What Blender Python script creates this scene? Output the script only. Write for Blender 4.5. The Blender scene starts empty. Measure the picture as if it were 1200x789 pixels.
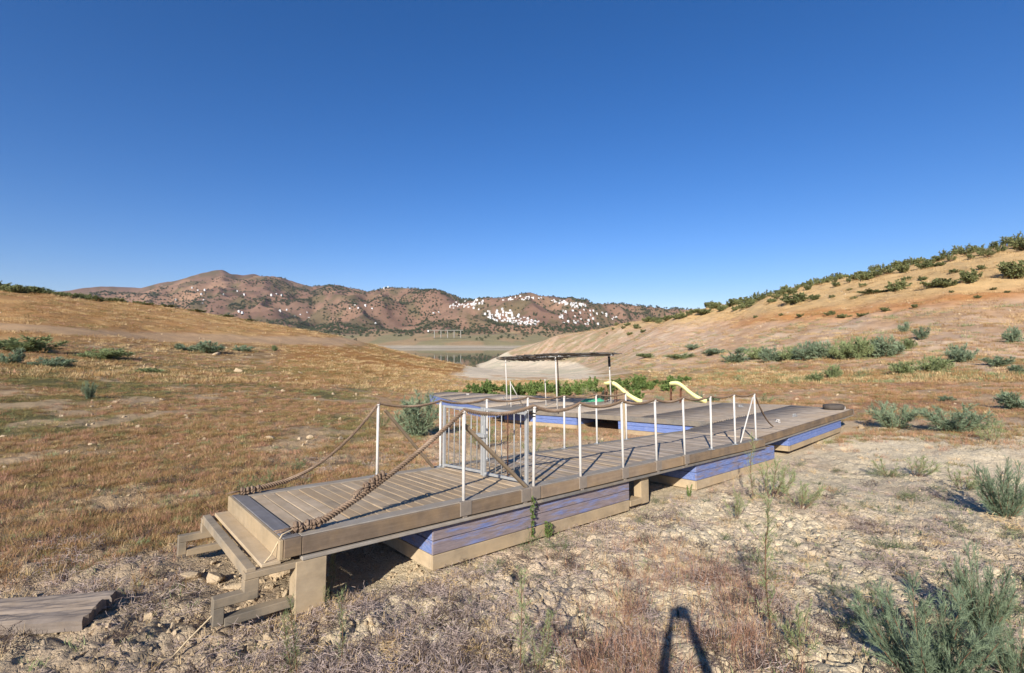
import bpy, bmesh, math, random
import numpy as np
from mathutils import Vector, Matrix
S = bpy.context.scene
COL = S.collection
rnd = random.Random(7)
RG = np.random.default_rng(11)

# ------------------------------------------------------------------ camera
CZ = 2.1                      # eye height over the ground at the photographer's feet
cam_d = bpy.data.cameras.new('camera')
cam_d.sensor_width = 36; cam_d.lens = 16.95; cam_d.clip_start = 0.02; cam_d.clip_end = 30000
cam_d.shift_y = 0.0012
cam = bpy.data.objects.new('camera', cam_d); COL.objects.link(cam)
cam.location = (0, 0, CZ); cam.rotation_euler = (math.radians(90), 0, 0)
S.camera = cam
# ------------------------------------------------------------------ light
SUN_EL = 28.0; SUN_AZ = 19.0           # the sun stands behind the left shoulder
az = math.radians(SUN_AZ); el = math.radians(SUN_EL)
to_sun = Vector((-math.sin(az)*math.cos(el), -math.cos(az)*math.cos(el), math.sin(el)))
w = bpy.data.worlds.new('World'); S.world = w; w.use_nodes = True
nt = w.node_tree; nt.nodes.clear()
sky = nt.nodes.new('ShaderNodeTexSky'); sky.sky_type = 'NISHITA'; sky.sun_disc = False
sky.sun_elevation = el; sky.sun_rotation = math.radians(180 + SUN_AZ)
sky.air_density = 1.0; sky.dust_density = 0.0; sky.ozone_density = 3.5; sky.altitude = 600
bg = nt.nodes.new('ShaderNodeBackground'); bg.inputs['Strength'].default_value = 0.078
hs = nt.nodes.new('ShaderNodeHueSaturation'); hs.inputs['Saturation'].default_value = 1.28; nt.links.new(sky.outputs[0], hs.inputs['Color'])
tn = nt.nodes.new('ShaderNodeMix'); tn.data_type = 'RGBA'; tn.blend_type = 'MULTIPLY'; tn.inputs[0].default_value = 1; tn.inputs[7].default_value = (1.07, 0.985, 1.2, 1); nt.links.new(hs.outputs[0], tn.inputs[6])
wo = nt.nodes.new('ShaderNodeOutputWorld')
nt.links.new(tn.outputs[2], bg.inputs[0]); nt.links.new(bg.outputs[0], wo.inputs[0])
sd = bpy.data.lights.new('sun', 'SUN'); sd.energy = 5.0; sd.angle = math.radians(0.55); sd.color = (1, 0.945, 0.87)
so = bpy.data.objects.new('sun', sd); COL.objects.link(so)
so.rotation_euler = to_sun.to_track_quat('Z', 'Y').to_euler(); so.location = (-20, -40, 40)
S.view_settings.view_transform = 'Standard'; S.view_settings.look = 'None'
S.view_settings.exposure = 0.48; S.view_settings.gamma = 1; S.view_settings.use_curve_mapping = False
S.cycles.max_bounces = 6; S.cycles.diffuse_bounces = 3; S.cycles.transparent_max_bounces = 8

HAZE = 2.6e-5
# ------------------------------------------------------------------ noise
def hash2(ix, iy, seed):
    h = (ix.astype(np.int64)*374761393 + iy.astype(np.int64)*668265263 + seed*974634777) & 0xffffffff
    h = ((h ^ (h >> 13))*1274126177) & 0xffffffff
    h = (h ^ (h >> 16)) & 0xffffffff
    return h/4294967295.0
def vn(x, y, seed=0):
    x = np.asarray(x, float); y = np.asarray(y, float)
    x, y = x*0.92+y*0.39+seed*7.3, y*0.92-x*0.39+seed*3.1
    ix = np.floor(x); iy = np.floor(y); fx = x-ix; fy = y-iy
    fx = fx*fx*(3-2*fx); fy = fy*fy*(3-2*fy)
    a = hash2(ix, iy, seed); b = hash2(ix+1, iy, seed); c = hash2(ix, iy+1, seed); d = hash2(ix+1, iy+1, seed)
    return (a*(1-fx)+b*fx)*(1-fy)+(c*(1-fx)+d*fx)*fy
def fbm(x, y, sc, oct=4, seed=0):
    s = 0; a = 1; t = 0; x = np.asarray(x)/sc; y = np.asarray(y)/sc
    for i in range(oct):
        s = s+a*vn(x, y, seed+i*13); t += a; a *= .5; x = x*2.03; y = y*2.03
    return s/t
def worley(x, y, sc, seed=0):
    x = np.asarray(x)/sc; y = np.asarray(y)/sc
    ix = np.floor(x); iy = np.floor(y); d1 = np.full(x.shape, 9.); d2 = np.full(x.shape, 9.)
    for ox in (-1, 0, 1):
        for oy in (-1, 0, 1):
            cx = ix+ox; cy = iy+oy
            d = (cx+hash2(cx, cy, seed)-x)**2+(cy+hash2(cx, cy, seed+5)-y)**2
            d2 = np.where(d < d1, d1, np.minimum(d2, d)); d1 = np.minimum(d1, d)
    return np.sqrt(d1), np.sqrt(d2)
def sst(a, b, x):
    t = np.clip((x-a)/(b-a), 0, 1); return t*t*(3-2*t)

# ------------------------------------------------------------------ terrain
F = 565.0; HOR = 396.0
def W(x, y, Y):                        # measured bearing and slope, at distance Y
    return ((x-600)/F*Y, Y, CZ+(HOR-y)/F*Y)
ctrl = []
def cp(x, y, Y): ctrl.append(((x-600)/F*Y, Y, (HOR-y)/F*Y))
for x in (-150, 150, 450, 750, 1050, 1350):          # flat bed round the photographer
    for Y in (1.5, 3, 6, 9.5): ctrl.append(((x-600)/F*Y, Y, -2.1-.0778*Y))
for X, Y, z in ((11.8, 17, -2.95), (10, 19, -3.05), (5.6, 21.3, -3.3), (1, 27, -3.85), (-5.5, 34, -4.4), (5.7, 11, -2.93), (1.9, 18, -3.35), (-3.4, 27, -3.95), (3.5, 16.3, -3.2), (1, 12, -3.02), (-3,12,-3.03)):
    ctrl.append((X, Y, z))
for a in ((0,345,90),(0,385,60),(0,420,38),(0,470,20),(100,352,110),(100,383,72),(200,361,130),(200,399,80),(200,425,50),(200,450,32),(200,500,17),
          (300,378,150),(300,400,95),(300,430,55),(420,400,170),(400,430,60),(480,416,165),(500,435,95),(470,450,48),(450,480,25),(545,432,260),
          (0,360,150),(100,368,170),(200,378,200),(300,393,240),(420,412,260),(-150,335,80),(-150,420,34),(-150,390,55),
          (610,446,75),(620,440,110),(600,436,170),(580,433,300),(560,432,470),(600,424,400),(625,422.5,400),(675,426.5,290),(694,435,160),(650,431,240),
          (700,440,90),(850,440,50),(1000,440,40),(1200,440,31),(1200,500,13),(1100,500,14.5),(1350,440,28),
          (1000,400,68),(1000,368,95),(1200,400,50),(1200,350,75),(850,400,112),(850,378,165),(750,412,160),(750,392,260),
          (1200,297,100),(1100,313,112),(1000,331,130),(900,350,160),(800,367,220),(735,380,300),(690,390,360),(640,400,410),(600,409,500),
          (1350,270,90),(1350,340,70),(1350,400,45),(1350,320,150),
          (1200,320,170),(1000,350,220),(900,370,260),(800,385,340),(735,398,430),(690,410,520)):
    cp(*a)
for x in (-150, 100, 300, 430, 500, 560, 620, 700, 800, 1000, 1350):
    for Y in (640, 900, 1250):
        if x > 560 and Y < 800 and x < 750: continue
        ctrl.append(((x-600)/F*Y, Y, -34))
for x in (640, 700): ctrl.append(((x-600)/F*950, 950, -31.5))
ctrl.append((0, 640, -34.5)); ctrl.append(((620-600)/F*760, 760, -31.3))
C3 = np.array(ctrl)
def polar(X, Y):
    return np.clip(np.arctan2(X, Y), -1.05, 1.05), np.log(np.maximum(np.hypot(X, Y), .8))
def kern(d2): return np.where(d2 > 1e-12, .5*d2*np.log(np.maximum(d2, 1e-12)), 0)
TPA, TPL = polar(C3[:, 0], C3[:, 1]); TPA = TPA*2.2
cw = (C3[:, 2]+2.1)/np.hypot(C3[:, 0], C3[:, 1])
TPN = n = len(TPA); A = np.zeros((n+3, n+3))
A[:n, :n] = kern((TPA[:, None]-TPA)**2+(TPL[:, None]-TPL)**2)+np.eye(n)*.0015
A[:n, n] = 1; A[:n, n+1] = TPA; A[:n, n+2] = TPL; A[n:, :n] = A[:n, n:].T
TPW = np.linalg.solve(A, np.concatenate([cw, [0, 0, 0]]))
skyx = np.array([-200,0,60,95,130,165,200,215,235,262,285,310,335,365,385,400,420,430,445,455,475,500,515,540,560,590,620,650,680,700,740,800,900,1100,1400])
skyy = np.array([350,346,342,338,334,334,331,326,320,316,321,322,327,336,334,335,339,341,338,337,339,340,341,350,352,350,346,349,353,357,363,370,376,380,382])
def zfar(X, Y):
    px = 600+F*X/np.maximum(Y, 1)
    sk = np.interp(px, skyx, skyy)
    Rs = np.interp(px, [0, 250, 450, 520, 620, 760], [3600, 4200, 3800, 3200, 3000, 3200])
    y0 = np.interp(Y, [1100, 1300, 1360, 1500, 1700, 2050], [411.5, 409, 407.5, 401, 396, 390.5])
    q = np.clip((Y-2050)/(Rs-2050), 0, 1)
    y = np.where(Y < 2050, y0, 390.5+(sk-390.5)*(.55*q+.45*q*q*(3-2*q)))
    z = (HOR-y)/F*np.maximum(Y, 1)
    nz = 1-np.abs(2*fbm(X, Y*.8, 520, 4, 31)-1)*2
    nz2 = fbm(X, Y, 150, 3, 47)-.5
    amp = q*(1-q)*4
    z = z+amp*(nz-.55)*170+nz2*(14*amp+16*q)+ (q>0)*(fbm(X,Y,60,2,77)-.5)*10*q
    over = np.clip((Y-Rs), 0, None)
    return z-over*.45-sst(1, 0, np.clip((Y-1080)/150, 0, 1))*3
def macro(X, Y):
    X = np.asarray(X, float); Y = np.asarray(Y, float); sh = X.shape; X = X.ravel(); Y = Y.ravel()
    out = np.empty(X.shape)
    for i in range(0, len(X), 60000):
        x = X[i:i+60000]; yy = Y[i:i+60000]
        a, l = polar(x, yy); l = np.minimum(l, math.log(1500.)); a = a*2.2
        n = TPN; v = kern((a[:, None]-TPA)**2+(l[:, None]-TPL)**2)@TPW[:n]+TPW[n]+TPW[n+1]*a+TPW[n+2]*l
        r = np.hypot(x, yy); z = v*np.maximum(r, .8)-2.1
        z = np.where(r > 480, np.minimum(z, np.interp(r, [480, 800, 1000], [60, 10, -31])), z)
        z = np.where(r < 1.4, -2.1-.0778*np.clip(yy, -1.4, 1.4), z)
        b = sst(1000, 1150, r)
        z = z*(1-b)
        m = b > 0
        if m.any(): z[m] += b[m]*zfar(x[m], yy[m])
        out[i:i+60000] = z
    return out.reshape(sh)+CZ
def to_px(X, Y, Z):
    Ys = np.maximum(Y, .3); return 600+F*X/Ys, HOR-F*(Z-CZ)/Ys
# deck frames, needed to keep the relief clear of the floats
def nrm(a): a = np.array(a, float); return a/np.linalg.norm(a)
u1 = nrm([650, F, -44]); v0 = nrm([-492, F, -44]); n1 = nrm(np.cross(u1, v0)); v1 = np.cross(n1, u1)
O1 = np.array([(543-600)/F*5.5, 5.5, CZ+(HOR-588)/F*5.5])
u2 = nrm([650, F, -8]); v2 = nrm([-492, F, -46]); n2 = nrm(np.cross(u2, v2)); v2 = np.cross(n2, u2)
O2 = O1+u1*8.3
def st(X, Y):
    dx = X-O1[0]; dy = Y-O1[1]
    det = u1[0]*v1[1]-u1[1]*v1[0]
    return (dx*v1[1]-dy*v1[0])/det, (u1[0]*dy-u1[1]*dx)/det
def micro(X, Y, Zm):
    r = np.hypot(X, Y); px, py = to_px(X, Y, Zm)
    s, t = st(X, Y)
    rough = .35+.65*fbm(X, Y, 2.2, 3, 5)
    rub = .8*np.exp(-(((X+2.1)/1.2)**2+((Y-4.3)/.9)**2))+.5*np.exp(-(((X+.7)/.9)**2+((Y-4.4)/.6)**2))  # rubble round the jetty's end
    clay = sst(0, .35, px/1200-.3+.15*(fbm(X,Y,1.5,2,9)-.5))
    near = 1-sst(14, 40, r)
    d = (fbm(X, Y, .9, 3, 1)-.5)*.16*(1-sst(40, 120, r))
    d = d+near*(fbm(X, Y, .22, 3, 2)-.5)*.16*rough
    d1, d2 = worley(X+.09*vn(X*9, Y*9, 3), Y+.09*vn(X*9, Y*9, 4), .21, 6)
    crack = sst(.0, .13, d2-d1)
    d = d+near*((crack-1)*.05*(.4+clay)+(.5-d1)*.03*(rough+1.6*rub))*(1-sst(7, 12, r))
    e1, e2 = worley(X, Y, .32, 16)
    d = d+near*rub*((.55-e1)*.15+sst(0, .15, e2-e1)*.04)
    d = d+near*(fbm(X, Y, .07, 3, 8)-.5)*.06*(.5+.5*rough)
    mid = sst(8, 25, r)*(1-sst(900, 1100, r))
    d = d+mid*((fbm(X, Y, 3.5, 4, 21)-.5)*.35*(.5+.5*sst(30, 90, r))+(fbm(X, Y, 14, 3, 22)-.5)*1.0*sst(30, 120, r))
    hillr = sst(700, 800, px)*(1-sst(428, 438, py))*sst(20, 40, r)*(1-sst(900, 1100, r))
    g1 = 1-np.abs(2*fbm(X, Y*1.0, 9, 3, 23)-1)
    d = d+hillr*((g1-.7)*1.1+(fbm(X, Y, 1.6, 3, 24)-.5)*.35)
    # level pad under the structure
    pad = sst(-3.0, -1.9, s)*(1-sst(18, 20, s))*sst(-.7, .1, t)*(1-sst(2.2, 3.2, t))
    pad = np.maximum(pad, sst(8, 9.4, s)*(1-sst(17, 18, s))*sst(-.7, .2, t)*(1-sst(25, 27, t)))
    d = d*(1-.75*pad)-.03*pad-.10*np.exp(-(((s+.95)/.5)**2+((t-.6)/1.0)**2))
    return d
def ground(X, Y):
    Z = macro(X, Y); return Z+micro(X, Y, Z)
def ground1(x, y): return float(ground(np.array([x]), np.array([y]))[0])
def hit(px, py, lo=1.5, hi=5200):      # where a line of sight meets the ground
    Y = np.exp(np.linspace(math.log(lo), math.log(hi), 900))
    X = (px-600)/F*Y; Zr = CZ+(HOR-py)/F*Y
    g = macro(X, Y)
    k = np.argmax(g >= Zr) if (g >= Zr).any() else len(Y)-1
    return float(X[k]), float(Y[k])

# ------------------------------------------------------------------ helpers
def lin(c):
    return tuple((v/255/12.92 if v/255 <= .04045 else ((v/255+.055)/1.055)**2.4) for v in c)
def mesh_np(name, verts, faces, sizes=None):
    me = bpy.data.meshes.new(name)
    verts = np.asarray(verts, np.float32).reshape(-1, 3); faces = np.asarray(faces, np.int32)
    k = faces.shape[1]; m = len(faces)
    me.vertices.add(len(verts)); me.vertices.foreach_set('co', verts.ravel())
    me.loops.add(m*k); me.loops.foreach_set('vertex_index', faces.ravel())
    me.polygons.add(m); me.polygons.foreach_set('loop_start', np.arange(0, m*k, k, dtype=np.int32))
    me.polygons.foreach_set('loop_total', np.full(m, k, np.int32))
    me.update(calc_edges=True); me.validate()
    return me
def link(name, me, parent=None, mat=None):
    o = bpy.data.objects.new(name, me); COL.objects.link(o)
    if mat is not None and me is not None:
        for m in (mat if isinstance(mat, (list, tuple)) else [mat]): me.materials.append(m)
    if parent: o.parent = parent
    return o
def tag(o, label=None, cat=None, group=None, kind=None):
    if label: o['label'] = label
    if cat: o['category'] = cat
    if group: o['group'] = group
    if kind: o['kind'] = kind
    return o
def empty(name, loc=(0, 0, 0), rz=0.0, **k):
    o = bpy.data.objects.new(name, None); COL.objects.link(o); o.location = loc; o.rotation_euler.z = rz
    o.empty_display_size = .1
    return tag(o, **k)
def frame_empty(name, O, uu, vv, nn, **k):
    o = bpy.data.objects.new(name, None); COL.objects.link(o)
    M = Matrix(((uu[0], vv[0], nn[0], O[0]), (uu[1], vv[1], nn[1], O[1]), (uu[2], vv[2], nn[2], O[2]), (0, 0, 0, 1)))
    o.matrix_world = M
    return tag(o, **k)
class MB:
    def __init__(s): s.bm = bmesh.new()
    def box(s, x0, x1, y0, y1, z0, z1, bev=0, mi=0, jit=0):
        bm2 = bmesh.new()
        bmesh.ops.create_cube(bm2, size=1)
        for v in bm2.verts:
            v.co = Vector((x0 if v.co.x < 0 else x1, y0 if v.co.y < 0 else y1, z0 if v.co.z < 0 else z1))
            if jit: v.co += Vector((rnd.uniform(-jit, jit), rnd.uniform(-jit, jit), rnd.uniform(-jit, jit)))
        if bev: bmesh.ops.bevel(bm2, geom=bm2.edges[:], offset=bev, segments=1, affect='EDGES')
        for f in bm2.faces: f.material_index = mi
        s.join(bm2); return s
    def join(s, bm2):
        me = bpy.data.meshes.new('t'); bm2.to_mesh(me); bm2.free(); s.bm.from_mesh(me); bpy.data.meshes.remove(me)
    def beam(s, a, b, wd, th, up=(0, 0, 1), bev=0, mi=0):       # a bar of rectangular section from a to b
        a = Vector(a); b = Vector(b); d = (b-a); L = d.length; d.normalize()
        up = Vector(up); sd_ = d.cross(up).normalized(); up = sd_.cross(d).normalized()
        bm2 = bmesh.new(); bmesh.ops.create_cube(bm2, size=1)
        if bev:
            for v in bm2.verts: v.co = Vector((v.co.x*L, v.co.y*wd, v.co.z*th))
            bmesh.ops.bevel(bm2, geom=bm2.edges[:], offset=bev, segments=1, affect='EDGES')
            for v in bm2.verts: v.co = (a+b)/2+d*v.co.x+sd_*v.co.y+up*v.co.z
        else:
            for v in bm2.verts: v.co = (a+b)/2+d*(v.co.x*L)+sd_*(v.co.y*wd)+up*(v.co.z*th)
        for f in bm2.faces: f.material_index = mi
        s.join(bm2); return s
    def tube(s, pts, r, seg=8, mi=0, cap=True):
        pts = [Vector(p) for p in pts]; rs = r if isinstance(r, (list, tuple)) else [r]*len(pts)
        rings = []; prev = None
        for i, p in enumerate(pts):
            d = (pts[min(i+1, len(pts)-1)]-pts[max(i-1, 0)]).normalized()
            if prev is None:
                a = Vector((0, 0, 1)) if abs(d.z) < .9 else Vector((1, 0, 0)); a = d.cross(a).normalized()
            else: a = (prev-d*prev.dot(d)).normalized()
            prev = a; b = d.cross(a)
            rings.append([s.bm.verts.new(p+(a*math.cos(2*math.pi*k/seg)+b*math.sin(2*math.pi*k/seg))*rs[i]) for k in range(seg)])
        for i in range(len(rings)-1):
            for k in range(seg):
                f = s.bm.faces.new((rings[i][k], rings[i][(k+1) % seg], rings[i+1][(k+1) % seg], rings[i+1][k])); f.smooth = True; f.material_index = mi
        if cap:
            for q in (rings[0][::-1], rings[-1]):
                f = s.bm.faces.new(q); f.material_index = mi
        return s
    def me(s, name):
        bmesh.ops.recalc_face_normals(s.bm, faces=s.bm.faces[:])
        m = bpy.data.meshes.new(name); s.bm.to_mesh(m); s.bm.free(); return m
    def build(s, name, mat, parent=None): return link(name, s.me(name), parent, mat)

# ------------------------------------------------------------------ materials
def newmat(name):
    m = bpy.data.materials.new(name); m.use_nodes = True; t = m.node_tree
    return m, t, t.nodes['Principled BSDF']
def N(t, typ, **k):
    nd = t.nodes.new(typ)
    for a, b in k.items(): setattr(nd, a, b)
    return nd
def ramp(t, fac, stops):
    r = N(t, 'ShaderNodeValToRGB'); el_ = r.color_ramp.elements
    while len(el_) < len(stops): el_.new(.5)
    for e, (p, c) in zip(el_, stops): e.position = p; e.color = (*c, 1)
    t.links.new(fac, r.inputs[0]); return r.outputs[0]
def mixc(t, fac, a, b, mode='MIX'):
    m = N(t, 'ShaderNodeMix', data_type='RGBA', blend_type=mode)
    for sock, v in ((m.inputs[0], fac), (m.inputs[6], a), (m.inputs[7], b)):
        if hasattr(v, 'links'): t.links.new(v, sock)
        elif isinstance(v, (int, float)): sock.default_value = v
        else: sock.default_value = (*v, 1)
    return m.outputs[2]
def noise(t, sc, det=4, vec=None, rough=.6):
    nn = N(t, 'ShaderNodeTexNoise'); nn.inputs['Scale'].default_value = sc; nn.inputs['Detail'].default_value = det; nn.inputs['Roughness'].default_value = rough
    if vec is not None: t.links.new(vec, nn.inputs['Vector'])
    return nn.outputs[0]
def mapping(t, scale, obj=True):
    tc = N(t, 'ShaderNodeTexCoord'); mp = N(t, 'ShaderNodeMapping'); mp.inputs['Scale'].default_value = scale
    t.links.new(tc.outputs['Object'], mp.inputs['Vector']); return mp
def bump(t, b, h, strength, dist):
    bp = N(t, 'ShaderNodeBump'); bp.inputs['Strength'].default_value = strength; bp.inputs['Distance'].default_value = dist
    t.links.new(h, bp.inputs['Height']); t.links.new(bp.outputs[0], b.inputs['Normal'])
def simple(name, c, rough=.8, var=.25, sc=6, bmp=0, metal=0, spec=.3):
    m, t, b = newmat(name); mp = mapping(t, (1, 1, 1)); nz = noise(t, sc, 5, mp.outputs[0])
    lo = tuple(v*(1-var) for v in c); hi = tuple(min(1, v*(1+var)) for v in c)
    col = ramp(t, nz, [(.3, lo), (.7, hi)])
    oi = N(t, 'ShaderNodeObjectInfo'); col = mixc(t, .35, col, ramp(t, oi.outputs['Random'], [(0, lo), (1, hi)]))
    t.links.new(col, b.inputs['Base Color']); b.inputs['Roughness'].default_value = rough; b.inputs['Metallic'].default_value = metal
    b.inputs['Specular IOR Level'].default_value = spec
    if bmp: bump(t, b, nz, .6, bmp)
    return m
def wood(name, c1, c2, axis='y', sc=14, rough=.85, dirt=None, dirt_amt=.5):
    m, t, b = newmat(name)
    k = {'x': (.7, sc, sc), 'y': (sc, .7, sc), 'z': (sc, sc, .7)}[axis]
    oi = N(t, 'ShaderNodeObjectInfo'); tc = N(t, 'ShaderNodeTexCoord')
    ad = N(t, 'ShaderNodeVectorMath', operation='ADD'); ml = N(t, 'ShaderNodeVectorMath', operation='SCALE'); ml.inputs['Scale'].default_value = 37
    cx_ = N(t, 'ShaderNodeCombineXYZ'); 
    for q in range(3): t.links.new(oi.outputs['Random'], cx_.inputs[q])
    t.links.new(cx_.outputs[0], ml.inputs[0]); t.links.new(tc.outputs['Object'], ad.inputs[0]); t.links.new(ml.outputs[0], ad.inputs[1])
    mp = N(t, 'ShaderNodeMapping'); mp.inputs['Scale'].default_value = k; t.links.new(ad.outputs[0], mp.inputs['Vector'])
    g = noise(t, 2.2, 8, mp.outputs[0], .7); g2 = noise(t, 1.6, 5, ad.outputs[0])
    col = ramp(t, g, [(.28, c1), (.5, tuple((p+q)/2 for p, q in zip(c1, c2))), (.72, c2)])
    dk = tuple(v*.35 for v in c1)
    crack = ramp(t, noise(t, 5, 6, mp.outputs[0], .8), [(.30, (0, 0, 0)), (.36, (1, 1, 1))])
    col = mixc(t, crack, dk, col)
    col = mixc(t, .5, col, ramp(t, oi.outputs['Random'], [(0, tuple(v*.62 for v in c1)), (.5, c1), (1, tuple(min(1, v*1.12) for v in c2))]), 'MIX')
    col = mixc(t, .55, col, ramp(t, noise(t, 5, 6, ad.outputs[0], .7), [(.3, (.55, .53, .5)), (.62, (1.12, 1.1, 1.06))]), 'MULTIPLY')
    if dirt:
        col = mixc(t, ramp(t, g2, [(.42, (0, 0, 0)), (.62, (dirt_amt,)*3)]), col, dirt)
    t.links.new(col, b.inputs['Base Color']); b.inputs['Roughness'].default_value = rough; b.inputs['Specular IOR Level'].default_value = .2
    bump(t, b, g, .5, .004); return m
M = {}
M['deck'] = wood('deck_wood', lin((158, 140, 116)), lin((206, 184, 154)), 'y', dirt=lin((172, 146, 112)), dirt_amt=.7)
M['deckgrey'] = wood('grey_deck_wood', lin((158, 144, 128)), lin((198, 182, 162)), 'y', dirt=lin((160, 138, 112)), dirt_amt=.5)
M['edge'] = wood('edge_wood', lin((116, 112, 106)), lin((164, 156, 144)), 'x', dirt=lin((160, 138, 108)), dirt_amt=.35)
M['side'] = wood('side_board_wood', lin((104, 90, 76)), lin((156, 136, 114)), 'x', dirt=lin((168, 138, 98)), dirt_amt=.4)
M['lead'] = wood('dark_board_wood', lin((108, 106, 108)), lin((148, 144, 142)), 'y', dirt=lin((130, 118, 100)), dirt_amt=.3)
M['muddy'] = wood('mud_caked_wood', lin((160, 142, 114)), lin((196, 176, 146)), 'y', sc=5, dirt=lin((184, 160, 124)), dirt_amt=.6)
M['muddyx'] = wood('mud_caked_wood_along', lin((156, 138, 112)), lin((192, 172, 142)), 'x', sc=5, dirt=lin((184, 160, 124)), dirt_amt=.6)
M['frame'] = wood('frame_timber', lin((120, 112, 100)), lin((160, 146, 124)), 'x', sc=8, dirt=lin((178, 156, 124)), dirt_amt=.75)
M['brace'] = wood('brace_wood', lin((120, 104, 84)), lin((160, 142, 118)), 'z', sc=10)
M['oldwood'] = wood('weathered_grey_wood', lin((126, 114, 104)), lin((172, 158, 144)), 'x', sc=12, dirt=lin((150, 128, 100)), dirt_amt=.3)
M['thatch'] = wood('brushwood', lin((92, 84, 76)), lin((176, 166, 152)), 'x', sc=12)
M['rubber'] = simple('tyre_rubber', lin((84, 76, 68)), .8, .3, 8, .004)
def paint_blue():
    m, t, b = newmat('worn_blue_paint')
    mp = mapping(t, (1.3, 5, 9)); oi = N(t, 'ShaderNodeObjectInfo')
    mp2 = mapping(t, (2.2, 8, 22))
    a = noise(t, 1.6, 6, mp.outputs[0], .65); g = noise(t, 2, 8, mp2.outputs[0], .75)
    woodc = ramp(t, g, [(.3, lin((112, 98, 94))), (.7, lin((160, 142, 134)))])
    blue = ramp(t, g, [(.3, lin((74, 94, 146))), (.5, lin((104, 126, 180))), (.75, lin((150, 160, 190)))])
    mm = N(t, 'ShaderNodeMath', operation='ADD'); t.links.new(a, mm.inputs[0])
    m2 = N(t, 'ShaderNodeMath', operation='MULTIPLY'); t.links.new(g, m2.inputs[0]); m2.inputs[1].default_value = .5
    t.links.new(m2.outputs[0], mm.inputs[1])
    at = N(t, 'ShaderNodeAttribute', attribute_name='wear_lit'); at.attribute_type = 'OBJECT'
    m3 = N(t, 'ShaderNodeMath', operation='SUBTRACT'); t.links.new(mm.outputs[0], m3.inputs[0]); t.links.new(at.outputs['Fac'], m3.inputs[1])
    k = ramp(t, m3.outputs[0], [(.56, (.06,)*3), (.66, (.5,)*3), (.78, (.95,)*3)])
    col = mixc(t, k, woodc, blue)
    col = mixc(t, ramp(t, noise(t, 3, 5, mp2.outputs[0]), [(.62, (0, 0, 0)), (.75, (.5,)*3)]), col, lin((170, 148, 120)))
    t.links.new(col, b.inputs['Base Color']); b.inputs['Roughness'].default_value = .7
    bump(t, b, g, .5, .004); return m
M['blue'] = paint_blue()
M['white'] = simple('white_post_paint', lin((206, 200, 190)), .6, .16, 18, .0006)
M['steel'] = simple('galvanised_steel', lin((172, 172, 168)), .5, .18, 20, .0006, metal=.35)
M['block'] = simple('grey_bracket', lin((138, 126, 112)), .8, .2, 12, .002)
M['rust'] = simple('rusty_steel', lin((96, 62, 44)), .85, .35, 14, .001)
M['yellow'] = simple('faded_yellow_plastic', lin((236, 230, 160)), .45, .06, 5)
M['green_plastic'] = simple('green_plastic', lin((88, 176, 130)), .5, .08, 5)
M['black'] = simple('black_plastic', (.02, .02, .02), .5, .2)
M['cord'] = simple('pale_cord', lin((198, 176, 140)), .9, .2, 40)
def rope_mat():
    m, t, b = newmat('rope_fibre'); mp = mapping(t, (1, 1, 1)); g = noise(t, 90, 4, mp.outputs[0]); g2 = noise(t, 3, 3, mp.outputs[0])
    c = ramp(t, g, [(.3, lin((84, 66, 52))), (.7, lin((152, 128, 104)))])
    c = mixc(t, ramp(t, g2, [(.5, (0, 0, 0)), (.7, (.6,)*3)]), c, lin((176, 152, 128)))
    t.links.new(c, b.inputs['Base Color']); b.inputs['Roughness'].default_value = .95; bump(t, b, g, .8, .004); return m
M['rope'] = rope_mat()
def leaf_mat(name, c1, c2, trans=.25):
    m, t, b = newmat(name); geo = N(t, 'ShaderNodeNewGeometry'); oi = N(t, 'ShaderNodeObjectInfo')
    mp = mapping(t, (1, 1, 1)); nz = noise(t, 5, 3, mp.outputs[0])
    col = ramp(t, geo.outputs['Random Per Island'], [(0, c1), (1, c2)])
    col = mixc(t, .4, col, ramp(t, nz, [(.3, tuple(v*.6 for v in c1)), (.7, tuple(v*1.3 for v in c2))]))
    col = mixc(t, .3, col, ramp(t, oi.outputs['Random'], [(0, tuple(v*.7 for v in c1)), (1, tuple(v*1.25 for v in c2))]))
    t.links.new(col, b.inputs['Base Color']); b.inputs['Roughness'].default_value = .7; b.inputs['Specular IOR Level'].default_value = .2
    tr = N(t, 'ShaderNodeBsdfTranslucent'); t.links.new(col, tr.inputs[0]); mx = N(t, 'ShaderNodeMixShader'); mx.inputs[0].default_value = trans
    out = t.nodes['Material Output']; t.links.new(b.outputs[0], mx.inputs[1]); t.links.new(tr.outputs[0], mx.inputs[2]); t.links.new(mx.outputs[0], out.inputs[0])
    return m
M['tam'] = leaf_mat('blue_green_needles', lin((108, 126, 100)), lin((158, 172, 136)))
M['tamg'] = leaf_mat('green_needles', lin((112, 128, 84)), lin((164, 172, 120)))
M['shrub'] = leaf_mat('dark_shrub_leaves', lin((94, 104, 66)), lin((146, 148, 98)))
M['bright'] = leaf_mat('fresh_green_leaves', lin((84, 108, 56)), lin((134, 152, 86)))
M['stem'] = simple('reddish_bark', lin((122, 92, 70)), .9, .3, 20)
M['straw'] = leaf_mat('dry_straw', lin((188, 154, 108)), lin((228, 200, 148)), .15)
M['redweed'] = leaf_mat('dry_red_stalks', lin((150, 104, 82)), lin((206, 160, 128)), .15)
M['orange'] = leaf_mat('orange_dry_grass', lin((138, 106, 64)), lin((184, 148, 98)), .15)
M['purple'] = leaf_mat('grey_purple_twigs', lin((136, 118, 110)), lin((200, 180, 166)), .1)
M['olive'] = leaf_mat('olive_grass', lin((112, 104, 62)), lin((158, 144, 92)), .2)

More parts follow.
